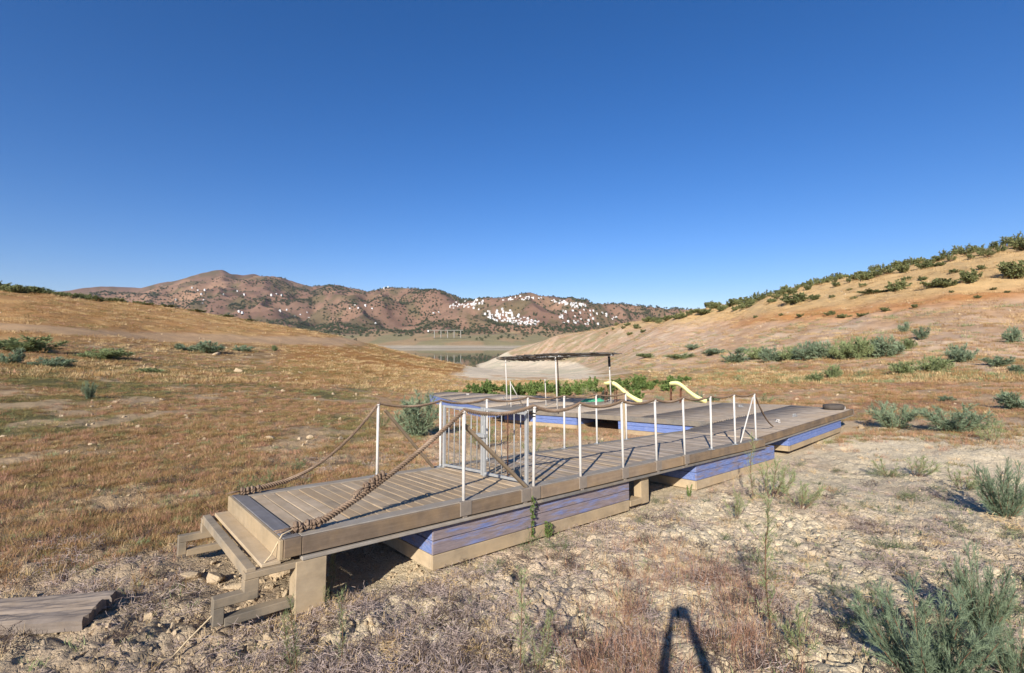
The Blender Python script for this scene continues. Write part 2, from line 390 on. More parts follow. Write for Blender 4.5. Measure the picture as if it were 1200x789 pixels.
# ------------------------------------------------------------------ the ground sheet
def blend(c, m, col): 
    m = np.clip(m, 0, 1)[:, None]; return c*(1-m)+np.array(col)*m
def ground_color(X, Y, Z):
    px, py = to_px(X, Y, Z); r = np.hypot(X, Y)
    n1_ = fbm(X, Y, 1.3, 4, 101); n2_ = fbm(X, Y, 4.5, 4, 102); n3_ = fbm(X, Y, .35, 3, 103); n4_ = fbm(X, Y, 18, 4, 104)
    jx = px+(n2_-.5)*120; jy = py+(n2_-.5)*40*sst(380, 480, py)+(n1_-.5)*10
    C = np.tile(np.array(lin((228, 209, 174))), (len(X), 1))
    C = blend(C, sst(.52, .72, n1_)*.6, lin((202, 178, 148)))
    C = blend(C, sst(.55, .75, n3_)*.5, lin((232, 216, 186)))
    C = blend(C, sst(.5, .62, fbm(X, Y, .8, 3, 120))*sst(560, 620, py)*.35, lin((190, 166, 146)))
    # left field
    lf = (1-sst(380, 520, jx))*(1-sst(600, 690, jy))
    C = blend(C, lf, lin((160, 134, 98)))
    C = blend(C, lf*sst(.48, .6, n1_)*.85, lin((132, 104, 70)))
    C = blend(C, lf*sst(.42, .54, n2_)*sst(415, 440, py)*(1-sst(500, 550, py))*.8, lin((98, 98, 60)))
    C = blend(C, lf*sst(.58, .72, fbm(X, Y, 2.6, 4, 130)+.25*(n3_-.5))*.75, lin((196, 168, 132)))
    C = blend(C, (1-sst(330, 470, jx))*sst(590, 660, jy)*.6, lin((176, 152, 122)))
    # middle bed between hills, right flats
    rf = sst(820, 900, jx)*(1-sst(470, 520, jy))
    C = blend(C, rf*.8, lin((186, 150, 114)))
    C = blend(C, rf*sst(.45, .58, n2_)*.8, lin((160, 114, 78)))
    mf = sst(405, 470, px)*(1-sst(820, 880, px))*sst(436, 448, jy)*(1-sst(500, 560, jy))
    C = blend(C, mf*.8, lin((190, 150, 110)))
    ol = sst(690, 730, jx)*(1-sst(880, 1000, jx))*sst(414, 424, jy)*(1-sst(446, 456, jy))
    C = blend(C, ol*.8, lin((156, 126, 76)))
    # valley sand
    v = sst(520, 560, px+(jy-430)*1.0)*(1-sst(690, 740, jx-(py-430)*4))*(1-sst(441, 449, jy))*sst(404, 410, py)
    yu = np.interp(px, [540, 556, 592, 606, 675, 700], [436, 418, 412, 421, 425, 436])
    sandm = sst(-1.5, 1.5, py-yu+(n1_-.5)*2)*sst(528, 556, px+(py-430)*1.2)*(1-sst(685, 705, px+(n2_-.5)*30-(440-py)*0))*(1-sst(441, 449, jy))*(r < 800)
    # left promontory and left hill
    pr = (1-sst(540, 562, px+(n1_-.5)*30))*sst(300, 360, px)*(1-sst(440, 450, jy))*(1-sst(500, 700, r))
    C = blend(C, pr, lin((170, 124, 72)))
    C = blend(C, pr*sst(.5, .65, n4_)*.6, lin((150, 128, 80)))
    lh = (1-sst(400, 430, px))*(1-sst(396, 404, py+(n1_-.5)*8-px*.012))*(1-sst(600, 900, r))
    C = blend(C, lh, lin((180, 138, 90)))
    C = blend(C, lh*sst(.5, .66, n2_)*.6, lin((206, 166, 108)))
    C = blend(C, lh*sst(.55, .7, n4_)*.5, lin((160, 124, 84)))
    yr = np.interp(px, [0, 100, 200, 300, 420], [384, 390, 396, 398, 401])
    C = blend(C, (1-sst(3, 6, np.abs(py-yr+(n1_-.5)*3)))*(1-sst(410, 440, px))*.85*(r < 500), lin((190, 158, 122)))
    # right hill
    rh = sst(588, 600, px)*(1-sst(426, 440, jy))*(r < 700)*(py < 445)
    C = blend(C, rh, lin((200, 170, 140)))
    C = blend(C, rh*sst(.45, .6, n2_)*.6, lin((184, 148, 112)))
    C = blend(C, rh*sst(.58, .7, fbm(X, Y, 6, 4, 141))*.7, lin((214, 190, 160)))
    up = np.interp(px, [700, 900, 1200], [386, 372, 338])
    C = blend(C, rh*(1-sst(-6, 6, py-up+(n2_-.5)*16)), lin((200, 168, 120)))
    C = blend(C, rh*np.exp(-((py-up-3+(n4_-.5)*8)/7)**2)*.8*sst(820, 900, px), lin((190, 130, 72)))
    C = blend(C, rh*(1-sst(700, 780, px))*sst(.45, .6, fbm(X, Y, 9, 3, 161))*.6, lin((150, 142, 100)))
    C = blend(C, sandm, lin((222, 204, 174)))
    C = blend(C, sandm*sst(.55, .65, n4_)*.4, lin((178, 176, 140)))
    # far side of the lake
    far = sst(1000, 1150, r)
    m1 = fbm(X, Y, 260, 4, 150); m2 = fbm(X, Y, 90, 4, 151)
    C2 = np.tile(np.array(lin((138, 110, 90))), (len(X), 1))
    C2 = blend(C2, sst(.42, .6, m1), lin((130, 102, 84)))
    C2 = blend(C2, sst(.52, .66, m2)*.8, lin((104, 94, 68)))
    C2 = blend(C2, sst(.58, .7, fbm(X, Y, 200, 4, 152))*.7, lin((160, 128, 102)))
    low = sst(388, 394, py+(m2-.5)*8)
    C2 = blend(C2, low, lin((150, 138, 100)))
    C2 = blend(C2, low*sst(.48, .6, fbm(X, Y*.25, 80, 4, 153))*.7, lin((176, 144, 108)))
    C2 = blend(C2, sst(404, 406.5, py+(m2-.5)*2), lin((182, 168, 144)))
    C = C*(1-far[:, None])+C2*far[:, None]
    wet = (1-sst(.2, 1.6, Z-CZ+30))*(r > 350)
    C = blend(C, wet*.6, lin((130, 116, 92)))
    return C
def build_ground():
    lim = math.radians(52)
    A_ = list(np.arange(-lim, lim+1e-6, math.radians(.172)))
    A_ = list(np.arange(-math.pi, -lim-.02, math.radians(3.0)))+A_+list(np.arange(lim+.04, math.pi-.02, math.radians(3.0)))
    A_ = np.array(A_)
    R_ = [1.2]
    while R_[-1] < 7500:
        r = R_[-1]; k = .0052 if r < 14 else .0075 if r < 60 else .0095 if r < 1000 else .0075 if r < 4400 else .05
        R_.append(r*(1+k))
    R_ = np.array([.05, .4, .8]+R_)
    aa, rr = np.meshgrid(A_, R_)
    X = (rr*np.sin(aa)).ravel(); Y = (rr*np.cos(aa)).ravel()
    Z = macro(X, Y); Zs = Z+micro(X, Y, Z)
    col = ground_color(X, Y, Z)
    nr, na = len(R_), len(A_)
    i = np.arange(nr-1)[:, None]*na; j = np.arange(na)[None, :]; j2 = (j+1) % na
    f = np.stack([i+j, i+na+j, i+na+j2, i+j2], -1).reshape(-1, 4)[:, ::-1]
    me = mesh_np('ground', np.stack([X, Y, Zs], 1), f)
    at = me.color_attributes.new('soil', 'FLOAT_COLOR', 'POINT')
    at.data.foreach_set('color', np.concatenate([col, np.ones((len(col), 1))], 1).astype(np.float32).ravel())
    me.polygons.foreach_set('use_smooth', np.ones(len(me.polygons), bool))
    m, t, b = newmat('dry_reservoir_soil')
    a = N(t, 'ShaderNodeAttribute', attribute_name='soil'); geo = N(t, 'ShaderNodeNewGeometry')
    n_a = noise(t, 9, 8, geo.outputs['Position'], .7); n_b = noise(t, 45, 6, geo.outputs['Position'], .7); n_c = noise(t, .35, 8, geo.outputs['Position'], .7)
    n_d = noise(t, .02, 8, geo.outputs['Position'], .75)
    c = mixc(t, 1.0, a.outputs['Color'], ramp(t, n_a, [(.25, (.72,)*3), (.5, (1.0,)*3), (.75, (1.2,)*3)]), 'MULTIPLY')
    c = mixc(t, .8, c, ramp(t, n_b, [(.25, (.75,)*3), (.6, (1.15,)*3)]), 'MULTIPLY')
    c = mixc(t, .9, c, ramp(t, n_c, [(.3, (.78,)*3), (.7, (1.15, 1.12, 1.08))]), 'MULTIPLY')
    c = mixc(t, .9, c, ramp(t, n_d, [(.35, (.82,)*3), (.65, (1.12,)*3)]), 'MULTIPLY')
    vo = N(t, 'ShaderNodeTexVoronoi', feature='DISTANCE_TO_EDGE'); vo.inputs['Scale'].default_value = 9
    nv = N(t, 'ShaderNodeVectorMath', operation='ADD'); nn2 = N(t, 'ShaderNodeTexNoise'); nn2.inputs['Scale'].default_value = 14
    sc = N(t, 'ShaderNodeVectorMath', operation='SCALE'); sc.inputs['Scale'].default_value = .12
    t.links.new(geo.outputs['Position'], nn2.inputs['Vector']); t.links.new(nn2.outputs['Color'], sc.inputs[0]); t.links.new(sc.outputs[0], nv.inputs[0]); t.links.new(geo.outputs['Position'], nv.inputs[1]); t.links.new(nv.outputs[0], vo.inputs['Vector'])
    t.links.new(c, b.inputs['Base Color']); b.inputs['Roughness'].default_value = .95; b.inputs['Specular IOR Level'].default_value = .1
    ad = N(t, 'ShaderNodeMath', operation='ADD'); cr = ramp(t, vo.outputs['Distance'], [(0, (0, 0, 0)), (.10, (1, 1, 1))])
    m1_ = N(t, 'ShaderNodeMath', operation='MULTIPLY'); m1_.inputs[1].default_value = .5; t.links.new(cr, m1_.inputs[0])
    t.links.new(m1_.outputs[0], ad.inputs[0]); t.links.new(n_b, ad.inputs[1])
    ad2 = N(t, 'ShaderNodeMath', operation='ADD'); t.links.new(ad.outputs[0], ad2.inputs[0]); t.links.new(n_a, ad2.inputs[1])
    bump(t, b, ad2.outputs[0], .9, .03)
    o = link('ground', me, None, m); tag(o, kind='structure'); return o
build_ground()
# lake
lb = MB(); lv = [lb.bm.verts.new(p) for p in ((-900, 330, CZ-30), (1500, 330, CZ-30), (1500, 1600, CZ-30), (-900, 1600, CZ-30))]; lb.bm.faces.new(lv)
m, t, b = newmat('lake_water'); b.inputs['Base Color'].default_value = (*lin((74, 88, 66)), 1); b.inputs['Roughness'].default_value = .03; b.inputs['IOR'].default_value = 1.33
geo = N(t, 'ShaderNodeNewGeometry'); bump(t, b, noise(t, .6, 4, geo.outputs['Position']), 0.03, .1)
tag(lb.build('water', m), kind='structure')
# ================================================================== the jetty walkway
def wear_lit(o, v): o['wear_lit'] = v; return o  # paint wear, also lowered so that front-lit boards come out brighter blue
def plank_mesh(L, wd, th, axis, seed):
    r = random.Random(seed); mb = MB(); n_ = 5
    mb.bm.free(); bm = bmesh.new(); rings = []
    for i in range(n_+1):
        f = i/n_-.5; dz = r.uniform(-.0025, .0025); dw = r.uniform(-.002, .002); ring = []
        for (a, b_) in ((-.5, -1), (-.5, -.12), (-.44, 0), (.44, 0), (.5, -.12), (.5, -1)):
            p = (f*L, a*(wd+dw), b_*th+dz) if axis == 'x' else (a*(wd+dw), f*L, b_*th+dz)
            ring.append(bm.verts.new(p))
        rings.append(ring)
    for i in range(n_):
        for k in range(6): bm.faces.new((rings[i][k], rings[i][(k+1) % 6], rings[i+1][(k+1) % 6], rings[i+1][k]))
    bm.faces.new(rings[0]); bm.faces.new(rings[-1][::-1])
    mb.bm = bm; return mb.me('plank')
walk = frame_empty('jetty_walkway', O1, u1, v1, n1, label='weathered timber jetty walkway on blue floats, with white rope posts, stranded on dry ground', cat='jetty')
pm = [plank_mesh(1.72, .128, .03, 'y', i) for i in range(6)]
for q in pm[:3]: q.materials.append(M['deck'])
for q in pm[3:]: q.materials.append(M['deckgrey'])
s = -1.70; i = 0
while s < 8.2:
    g = s > rnd.uniform(-.5, 6)
    o = bpy.data.objects.new('plank', pm[(3 if g else 0)+rnd.randrange(3)]); COL.objects.link(o); o.parent = walk
    o.location = (s, 1.02+rnd.uniform(-.006, .006), rnd.uniform(-.006, .0)-.004); o.rotation_euler = (rnd.uniform(-.002, .002), rnd.uniform(-.02, .02), rnd.uniform(-.004, .004)+(math.pi if rnd.random() < .5 else 0))
    s += .136; i += 1
MB().box(-1.93, -1.785, .0, 2.04, -.03, .006, .006).build('end_board', M['lead'], walk)
for a, b_ in ((-1.78, 1.2), (1.21, 4.7), (4.71, 8.28)):
    MB().box(a, b_, -.01, .155, -.035, .004, .005).build('edge_board', M['edge'], walk)
    MB().box(a, b_, 1.885, 2.05, -.035, .004, .005).build('edge_board', M['edge'], walk)
    MB().box(a, b_, -.045, -.012, -.155, -.004, .004).build('side_board', M['side'], walk)
    MB().box(a, b_, 2.052, 2.085, -.155, -.004, .004).build('side_board', M['side'], walk)
    MB().box(a, b_, -.06, .04, -.205, -.172, .004).build('lower_rail', M['edge'], walk)
    MB().box(a, b_, 2.0, 2.09, -.205, -.172, .004).build('lower_rail', M['edge'], walk)
    for t_ in (.05, .7, 1.35, 1.93): MB().box(a, b_, t_, t_+.06, -.17, -.036).build('joist', M['side'], walk)
MB().box(-1.93, -1.785, -.045, -.003, -.155, .003, .004).build('side_board', M['side'], walk)
MB().box(-1.965, -1.932, -.02, 2.06, -.172, .0, .005).build('end_face_board', M['muddy'], walk)
MB().box(-2.10, -1.94, .0, 2.05, -.205, -.175, .004, jit=.003).build('step_board', M['muddy'], walk)
MB().box(-2.10, -1.99, .42, 1.62, -.235, -.207, .004, jit=.004).build('step_board', M['muddy'], walk)
MB().box(-2.22, -2.14, -.01, 2.06, -.27, -.18, .006).build('cross_beam', M['frame'], walk)
def step_frame(t0, t1, post):
    mb = MB()
    mb.box(-2.232, -1.55, t0, t1, -.26, -.207, .005); mb.box(-2.235, -2.12, t0+.002, t1-.002, -.42, -.262, .005)
    mb.box(-2.45, -2.125, t0, t1, -.425, -.352, .005); mb.box(-2.45, -2.37, t0+.002, t1-.002, -.56, -.427, .005)
    mb.box(-2.368, -1.6, t0, t1, -.585, -.515, .005)
    mb.build('stepped_bracket', M['frame'], walk)
    if post:
        MB().box(-1.83, -1.56, t0-.012, t1+.06, -.66, -.2085, .006).build('leg', M['muddyx'], walk)
step_frame(-.04, .06, True); step_frame(1.98, 2.07, False)
MB().box(3.52, 3.74, .02, .16, -.64, -.208, .006).build('leg', M['muddy'], walk)
MB().box(3.2, 3.52, .0, .2, -.62, -.53, .008).build('leg_foot', M['muddyx'], walk)
# floats: a hull with separate boards
def pontoon(parent, s0, s1, t0, t1, top, bot, wr, near_end=True, side='t0'):
    f = MB().box(s0+.03, s1-.03, t0+.03, t1-.03, bot+.012, top-.003).build('float', M['side'], parent)
    hh = (top-bot); rows = [(top, top-hh*.31, 'blue'), (top-hh*.325, top-hh*.64, 'blue'), (top-hh*.655, bot, 'muddyx')]
    for a, b_, mt in rows:
        o = MB().box(s0, s1, t0, t0+.028, b_, a, .006).build('board', M[mt], f); wear_lit(o, wr)
        o = MB().box(s0, s1, t1-.028, t1, b_, a, .006).build('board', M[mt], f); wear_lit(o, wr)
        o = MB().box(s0-.001, s0+.028, t0+.03, t1-.03, b_, a, .006).build('board', M['blue' if mt == 'blue' else 'muddy'], f); wear_lit(o, wr-.2)
        o = MB().box(s1-.028, s1+.001, t0+.03, t1-.03, b_, a, .006).build('board', M['blue' if mt == 'blue' else 'muddy'], f); wear_lit(o, wr-.2)
    return f
pontoon(walk, -.40, 3.17, 0.0, 2.0, -.215, -.665, .17)
pontoon(walk, 5.25, 8.9, 0.0, 2.0, -.215, -.675, .05)
# rope posts
post_me = MB().tube([(0, 0, -.16), (0, 0, .5), (0, 0, 1.0)], .0195, 10).me('post'); post_me.materials.append(M['white'])
cap_me = MB().tube([(0, 0, 1.0), (0, 0, 1.022), (0, 0, 1.03)], [.027, .027, .014], 10).me('post_cap'); cap_me.materials.append(M['white'])
blk = MB().box(-.075, .085, -.052, -.001, -.15, .012, .006).box(-.03, .03, -.045, -.02, -.20, -.151, .004).me('bracket'); blk.materials.append(M['block'])
plate_me = MB().box(-.045, .045, -.045, .045, .004, .012, .002).tube([(.032, .032, .012), (.032, .032, .02)], .006, 6).tube([(-.032, -.032, .012), (-.032, -.032, .02)], .006, 6).tube([(0, 0, .012), (0, 0, .05)], .026, 8).me('base_plate'); plate_me.materials.append(M['steel'])
def rope_post(parent, x, y, z=0, tilt=0, bracket=False, k=1.0):
    o = bpy.data.objects.new('post', post_me); COL.objects.link(o); o.parent = parent; o.location = (x, y, z); o.scale = (1, 1, k)
    o.rotation_euler = (rnd.uniform(-.012, .012), tilt+rnd.uniform(-.012, .012), 0)
    c = bpy.data.objects.new('post_cap', cap_me); COL.objects.link(c); c.parent = o
    if not bracket:
        c = bpy.data.objects.new('base_plate', plate_me); COL.objects.link(c); c.parent = o
    if bracket:
        q = bpy.data.objects.new('bracket', blk); COL.objects.link(q); q.parent = parent; q.location = (x, -.0, 0)
front_s = [0, 1.1, 2.02, 3.02, 3.95, 4.86, 5.86, 6.88, 7.9]
rear_s = [-.13, .93, 1.85, 2.8, 3.78, 4.78, 5.81]
for k, x in enumerate(front_s): rope_post(walk, x, -.005, bracket=(k < 6 ))
for x in rear_s: rope_post(walk, x, 1.93)
# extra bracket by the gate and braces
q = bpy.data.objects.new('bracket', blk); COL.objects.link(q); q.parent = walk; q.location = (.93, 0, 0)
MB().beam((-.02, 1.95, .93), (.80, 1.93, .01), .035, .055, (0, 1, 0), .004).build('brace', M['brace'], walk)
MB().beam((.03, .045, .86), (1.0, .03, .01), .035, .06, (0, 1, 0), .004).build('brace', M['brace'], walk)
MB().tube([(7.88, .02, .95), (7.25, .05, .0)], .014, 8).build('brace', M['white'], walk)
# gate
gate = tag(frame_empty('gate', O1+u1*1.0+v1*.08, u1, v1, n1), 'pale steel bar gate of two leaves standing across the walkway between rope posts', 'gate')
def leaf(t0, t1, s0, s1, barn, mid):
    P = lambda t_, h: (s0+(s1-s0)*(t_-t0)/(t1-t0), t_, h)
    MB().beam(P(t0, .045), P(t1, .045), .03, .035, (0, 0, 1), .003).build('gate_rail', M['steel'], gate)
    MB().beam(P(t0, .93), P(t1, .95), .03, .035, (0, 0, 1), .003).build('gate_rail', M['steel'], gate)
    for t_ in (t0+.015, t1-.015):
        MB().box(-.02, .02, -.02, .02, .0, .97, .003).build('gate_stile', M['steel'], gate).location = P(t_, 0)
    for k in range(1, barn):
        t_ = t0+(t1-t0)*k/barn
        o = MB().tube([(0, 0, .05), (0, 0, .94)], .0075, 6).build('gate_bar', M['rust'] if (mid and k in (3,)) else M['steel'], gate); o.location = P(t_, 0)
leaf(.93, 1.80, .06, -.05, 7, False)
leaf(.03, .86, .10, .02, 7, True)
MB().box(-.03, .05, .80, 1.0, .55, .60, .004).box(-.01, .03, .86, .90, .60, .72, .004).build('latch', M['steel'], gate)
# ------------------------------------------------------------------ ropes
def rope_obj(name, pts, rads, pitch, mat, **tg):
    P = []; 
    for i in range(len(pts)-1):
        a = Vector(pts[i]); b_ = Vector(pts[i+1]); n_ = max(2, int((b_-a).length/(pitch/10)))
        for k in range(n_): P.append((a.lerp(b_, k/n_), rads[i]*(1-k/n_)+rads[i+1]*k/n_))
    P.append((Vector(pts[-1]), rads[-1]))
    V = []; Fc = []; seg = 5; prev = None; frames = []; L = 0
    for i, (p, r) in enumerate(P):
        d = (P[min(i+1, len(P)-1)][0]-P[max(i-1, 0)][0]).normalized()
        if prev is None: a = d.cross(Vector((0.1, .2, 1))).normalized()
        else: a = (prev-d*prev.dot(d)).normalized()
        prev = a; frames.append((p, d, a, d.cross(a), r, L))
        if i < len(P)-1: L += (P[i+1][0]-p).length
    for st_ in range(3):
        base = len(V)
        for (p, d, a, b_, r, L_) in frames:
            th = 2*math.pi*(L_/pitch+st_/3); o = a*math.cos(th)+b_*math.sin(th); c = p+o*r*.52; e = d.cross(o)
            for k in range(seg):
                ph = 2*math.pi*k/seg; V.append(c+(o*math.cos(ph)+e*math.sin(ph))*r*.56)
        for i in range(len(frames)-1):
            for k in range(seg):
                Fc.append((base+i*seg+k, base+i*seg+(k+1) % seg, base+(i+1)*seg+(k+1) % seg, base+(i+1)*seg+k))
    me = mesh_np(name, [tuple(v) for v in V], Fc); me.polygons.foreach_set('use_smooth', np.ones(len(me.polygons), bool))
    o = link(name, me, None, mat); return tag(o, **tg)
def w1(s_, t_, h): return Vector(O1+u1*s_+v1*t_+n1*h)
def w2(s_, t_, h): return Vector(O2+u2*(s_-8.3)+v2*t_+n2*h)
def swag(a, b_, sag, n_=9):
    return [a.lerp(b_, k/n_)-Vector((0, 0, sag*4*(k/n_)*(1-k/n_))) for k in range(n_)]
def run(tops, sags):
    P = []
    for i in range(len(tops)-1): P += swag(tops[i], tops[i+1], sags[i])
    return P+[tops[-1]]
T = [w1(-1.84, .10, .03), w1(-1.55, .085, .075)]+[w1(x, -.005, 1.035) for x in front_s]+[w2(10.2, .5, .03)]
P = run(T, [0, .07]+[.075, .085, .07, .06, .065, .06, .05, .05]+[.12])
n_ = len(P); rr_ = [np.interp(k, [0, 4, 9, 12, 18, 19, n_-22, n_], [.034, .04, .036, .029, .025, .026, .02, .016]) for k in range(n_)]
rope_obj('rope', P, rr_, .085, M['rope'], label='thick twisted rope slung along the white posts on the near side of the walkway', cat='rope')
T = [w1(-1.86, 1.98, .03), w1(-1.35, 1.97, .10)]+[w1(x, 1.93, 1.035) for x in rear_s]
P = run(T, [0, .16]+[.07, .06, .06, .05, .05, .05]); n_ = len(P)
rr_ = [np.interp(k, [0, 4, 9, 12, n_], [.034, .034, .03, .021, .019]) for k in range(n_)]
rope_obj('rope', P, rr_, .085, M['rope'], label='thick rope slung along the far row of white posts, furthest from the viewer', cat='rope')
# lashings where the ropes are tied down
def lashing(c, d, **tg):
    mb = MB(); d = Vector(d).normalized(); a = d.cross(Vector(n1)).normalized(); b_ = Vector(n1)
    for k in range(7):
        o = Vector(c)+d*(k*.035-.1)+Vector((rnd.uniform(-.01, .01),)*3)
        pts = [o+(a*math.cos(q)+b_*math.sin(q)*.8)*.04+d*.012*math.sin(q*.5) for q in np.linspace(0, 2*math.pi*.95, 12)]
        mb.tube(pts, .012+.006*rnd.random(), 5)
    for k in range(5):
        o = Vector(c)-d*.1; mb.tube([o, o-d*rnd.uniform(.05, .16)+a*rnd.uniform(-.07, .07)-b_*.01], .007, 5)
    return tag(mb.build('rope_lashing', M['rope']), **tg)
lashing(w1(-1.72, .095, .055), u1, label='frayed knot lashing the near rope to the front corner of the deck', cat='knot')
lashing(w1(-1.75, 1.97, .055), u1, label='frayed knot lashing the far rope to the back corner of the deck end', cat='knot')
lashing(w1(-1.08, .07, .36), (u1+n1*.5), label='knotted binding part way up the near rope, above the front planks', cat='knot')
mb = MB()
for q in np.linspace(0, 2*math.pi, 9)[:-1]: pass
c0 = w1(1.1, -.005, .98)
mb.tube([c0+Vector((math.cos(q)*.028, math.sin(q)*.028, -.02*q/3)) for q in np.linspace(0, 12, 30)], .009, 5)
tag(mb.build('tape_binding', M['black']), 'dark binding wound round the post top at the gate', 'binding')
pts = [w1(-1.78, .10, .05), w1(-1.93, .04, .03), w1(-2.02, .02, -.12)]
g_ = w1(-2.3, .1, -.42); pts += [w1(-2.2, .06, -.33), w1(-2.42, .02, -.47), w1(-2.62, -.05, -.60)]
for k in range(5):
    p = w1(-2.75-.14*k, -.12-.06*k+.03*math.sin(k*2), 0); pts.append(Vector((p.x, p.y, ground1(p.x, p.y)+.012)))
mb = MB(); 
sm = [pts[i].lerp(pts[i+1], k/4) for i in range(len(pts)-1) for k in range(4)]+[pts[-1]]
mb.tube(sm, .0062, 6); tag(mb.build('cord', M['cord']), 'thin pale cord trailing from the deck corner down to the dirt', 'cord')

# ================================================================== the bathing platform beyond
plat = frame_empty('floating_platform', O2, u2, v2, n2, label='wide planked bathing platform on bright blue floats, beyond the walkway', cat='platform')
def quad_deck(c, n_, seed):
    r = random.Random(seed); c = [np.array(q, float) for q in c]; V = []; Fc = []
    L = np.linalg.norm(c[1]-c[0]); cnt = int(max(L, np.linalg.norm(c[2]-c[3]))/.145)
    for i in range(cnt):
        f0 = (i+.05)/cnt; f1 = (i+.95)/cnt
        for j in range(n_):
            g0 = j/n_+.002; g1 = (j+1)/n_-.002; z = r.uniform(-.008, 0)
            def P_(f, g): q = (c[0]*(1-f)+c[1]*f)*(1-g)+(c[3]*(1-f)+c[2]*f)*g; return q
            b_ = len(V)
            for zz in (z-.03, z):
                for (f, g) in ((f0, g0), (f1, g0), (f1, g1), (f0, g1)): q = P_(f, g); V.append((q[0], q[1], zz))
            for q in ((4, 5, 6, 7), (0, 1, 5, 4), (1, 2, 6, 5), (2, 3, 7, 6), (3, 0, 4, 7)): Fc.append([b_+k for k in q])
    o = link('deck_planking', mesh_np('deck_planking', V, Fc), plat, M['deckgrey']); return tag(o, kind='stuff')
Q = lambda s_, t_: (s_-8.3, t_)
mods = [([Q(8.33, .17), Q(15.75, .17), Q(16.3, 2.2), Q(8.33, 2.06)], 1), ([Q(10.42, 2.22), Q(16.3, 2.22), Q(16.0, 7.2), Q(10.2, 7.2)], 2),
        ([Q(10.2, 7.23), Q(16.0, 7.23), Q(15.5, 12.2), Q(9.75, 12.2)], 2), ([Q(10.1, 12.3), Q(15.5, 12.3), Q(15.7, 18.1), Q(12.0, 18.0)], 2),
        ([Q(12.0, 18.1), Q(15.7, 18.2), Q(15.9, 24.6), Q(14.3, 24.2)], 2)]
for i, (c, k) in enumerate(mods): quad_deck(c, k, i)
def edge(a, b_, z0=-.155, z1=.004, th=.05, mt='edge', nm='edge_board'):
    a = Vector((a[0], a[1], (z0+z1)/2)); b_ = Vector((b_[0], b_[1], (z0+z1)/2))
    return MB().beam(a, b_, th, z1-z0, (0, 0, 1), .004).build(nm, M[mt], plat)
edge(Q(8.34, .135), Q(15.76, .135), mt='side'); edge(Q(15.79, .11), Q(16.34, 2.2)); edge(Q(16.34, 2.22), Q(16.04, 7.2)); edge(Q(16.03, 7.22), Q(15.54, 12.2))
edge(Q(10.38, 2.25), Q(10.16, 7.2)); edge(Q(10.16, 7.23), Q(9.71, 12.2)); edge(Q(8.9, 2.1), Q(10.36, 2.21), th=.04)
edge(Q(10.05, 12.3), Q(11.95, 18.0), -.07); edge(Q(11.96, 18.1), Q(14.26, 24.2), -.07); edge(Q(14.27, 24.25), Q(15.92, 24.65), -.07); edge(Q(15.54, 12.3), Q(15.75, 18.1)); edge(Q(15.75, 18.2), Q(15.95, 24.6))
edge(Q(8.5, .13), Q(15.7, .13), -.20, -.17, .08, nm='lower_rail')
def pontoon2(a, b_, depth, top, bot, wr, third='muddyx'):
    a = np.array(Q(*a)); b_ = np.array(Q(*b_)); d = b_-a; L = np.linalg.norm(d); d /= L; p = np.array([-d[1], d[0]])
    if p@np.array(depth) < 0: p = -p
    dep = 1.9; h = top-bot
    M3 = Matrix(((d[0], p[0], 0, a[0]), (d[1], p[1], 0, a[1]), (0, 0, 1, 0), (0, 0, 0, 1)))
    f = MB().box(.03, L-.03, .03, dep, bot+.01, top-.003).build('float', M['side'], plat); f.matrix_local = M3
    for k, (z1, z0) in enumerate(((top, top-h*.31), (top-h*.325, top-h*.64), (top-h*.655, bot))):
        mt = 'blue' if k < 2 else third
        for bx in ((0, L, 0, .028), (0, .028, .03, dep), (L-.028, L, .03, dep), (0, L, dep+.002, dep+.03)):
            o = MB().box(bx[0], bx[1], bx[2], bx[3], z0, z1, .006).build('board', M[mt if (bx[1]-bx[0]) > 1 or mt == 'blue' else 'muddy'], f); wear_lit(o, wr)
pontoon2((10.2, .14), (14.5, .14), (0, 1), -.19, -.58, -.12)
pontoon2((10.42, 2.45), (10.28, 5.5), (1, 0), -.165, -.60, -.5)
pontoon2((10.2, 7.3), (9.85, 11.0), (1, 0), -.165, -.60, -.5)
pontoon2((10.3, 13.0), (11.95, 18.0), (1, 0), -.08, -.80, -.5, 'blue')
pontoon2((12.05, 18.2), (14.2, 24.1), (1, 0), -.08, -.80, -.5, 'blue')
for k, (s_, t_) in enumerate(((12.9, .9), (11.3, .8), (14.9, 3.4), (12.2, 10.2), (13.6, 15.5), (14.6, 20.2))):
    o = MB().box(-.09, .09, -.03, .03, 0, .025, .004).tube([(-.1, 0, .07), (.1, 0, .07)], .014, 6).tube([(-.04, 0, .02), (-.04, 0, .07)], .012, 6).tube([(.04, 0, .02), (.04, 0, .07)], .012, 6).build('mooring_cleat', M['white' if k % 2 else 'steel'], plat)
    o.location = (s_-8.3, t_, 0); o.rotation_euler.z = rnd.uniform(0, 3)
cle = MB().box(-.06, .06, -.05, .05, 0, .09, .01).build('mooring_cleat', M['white'], plat); cle.location = (7.35, .35, 0)
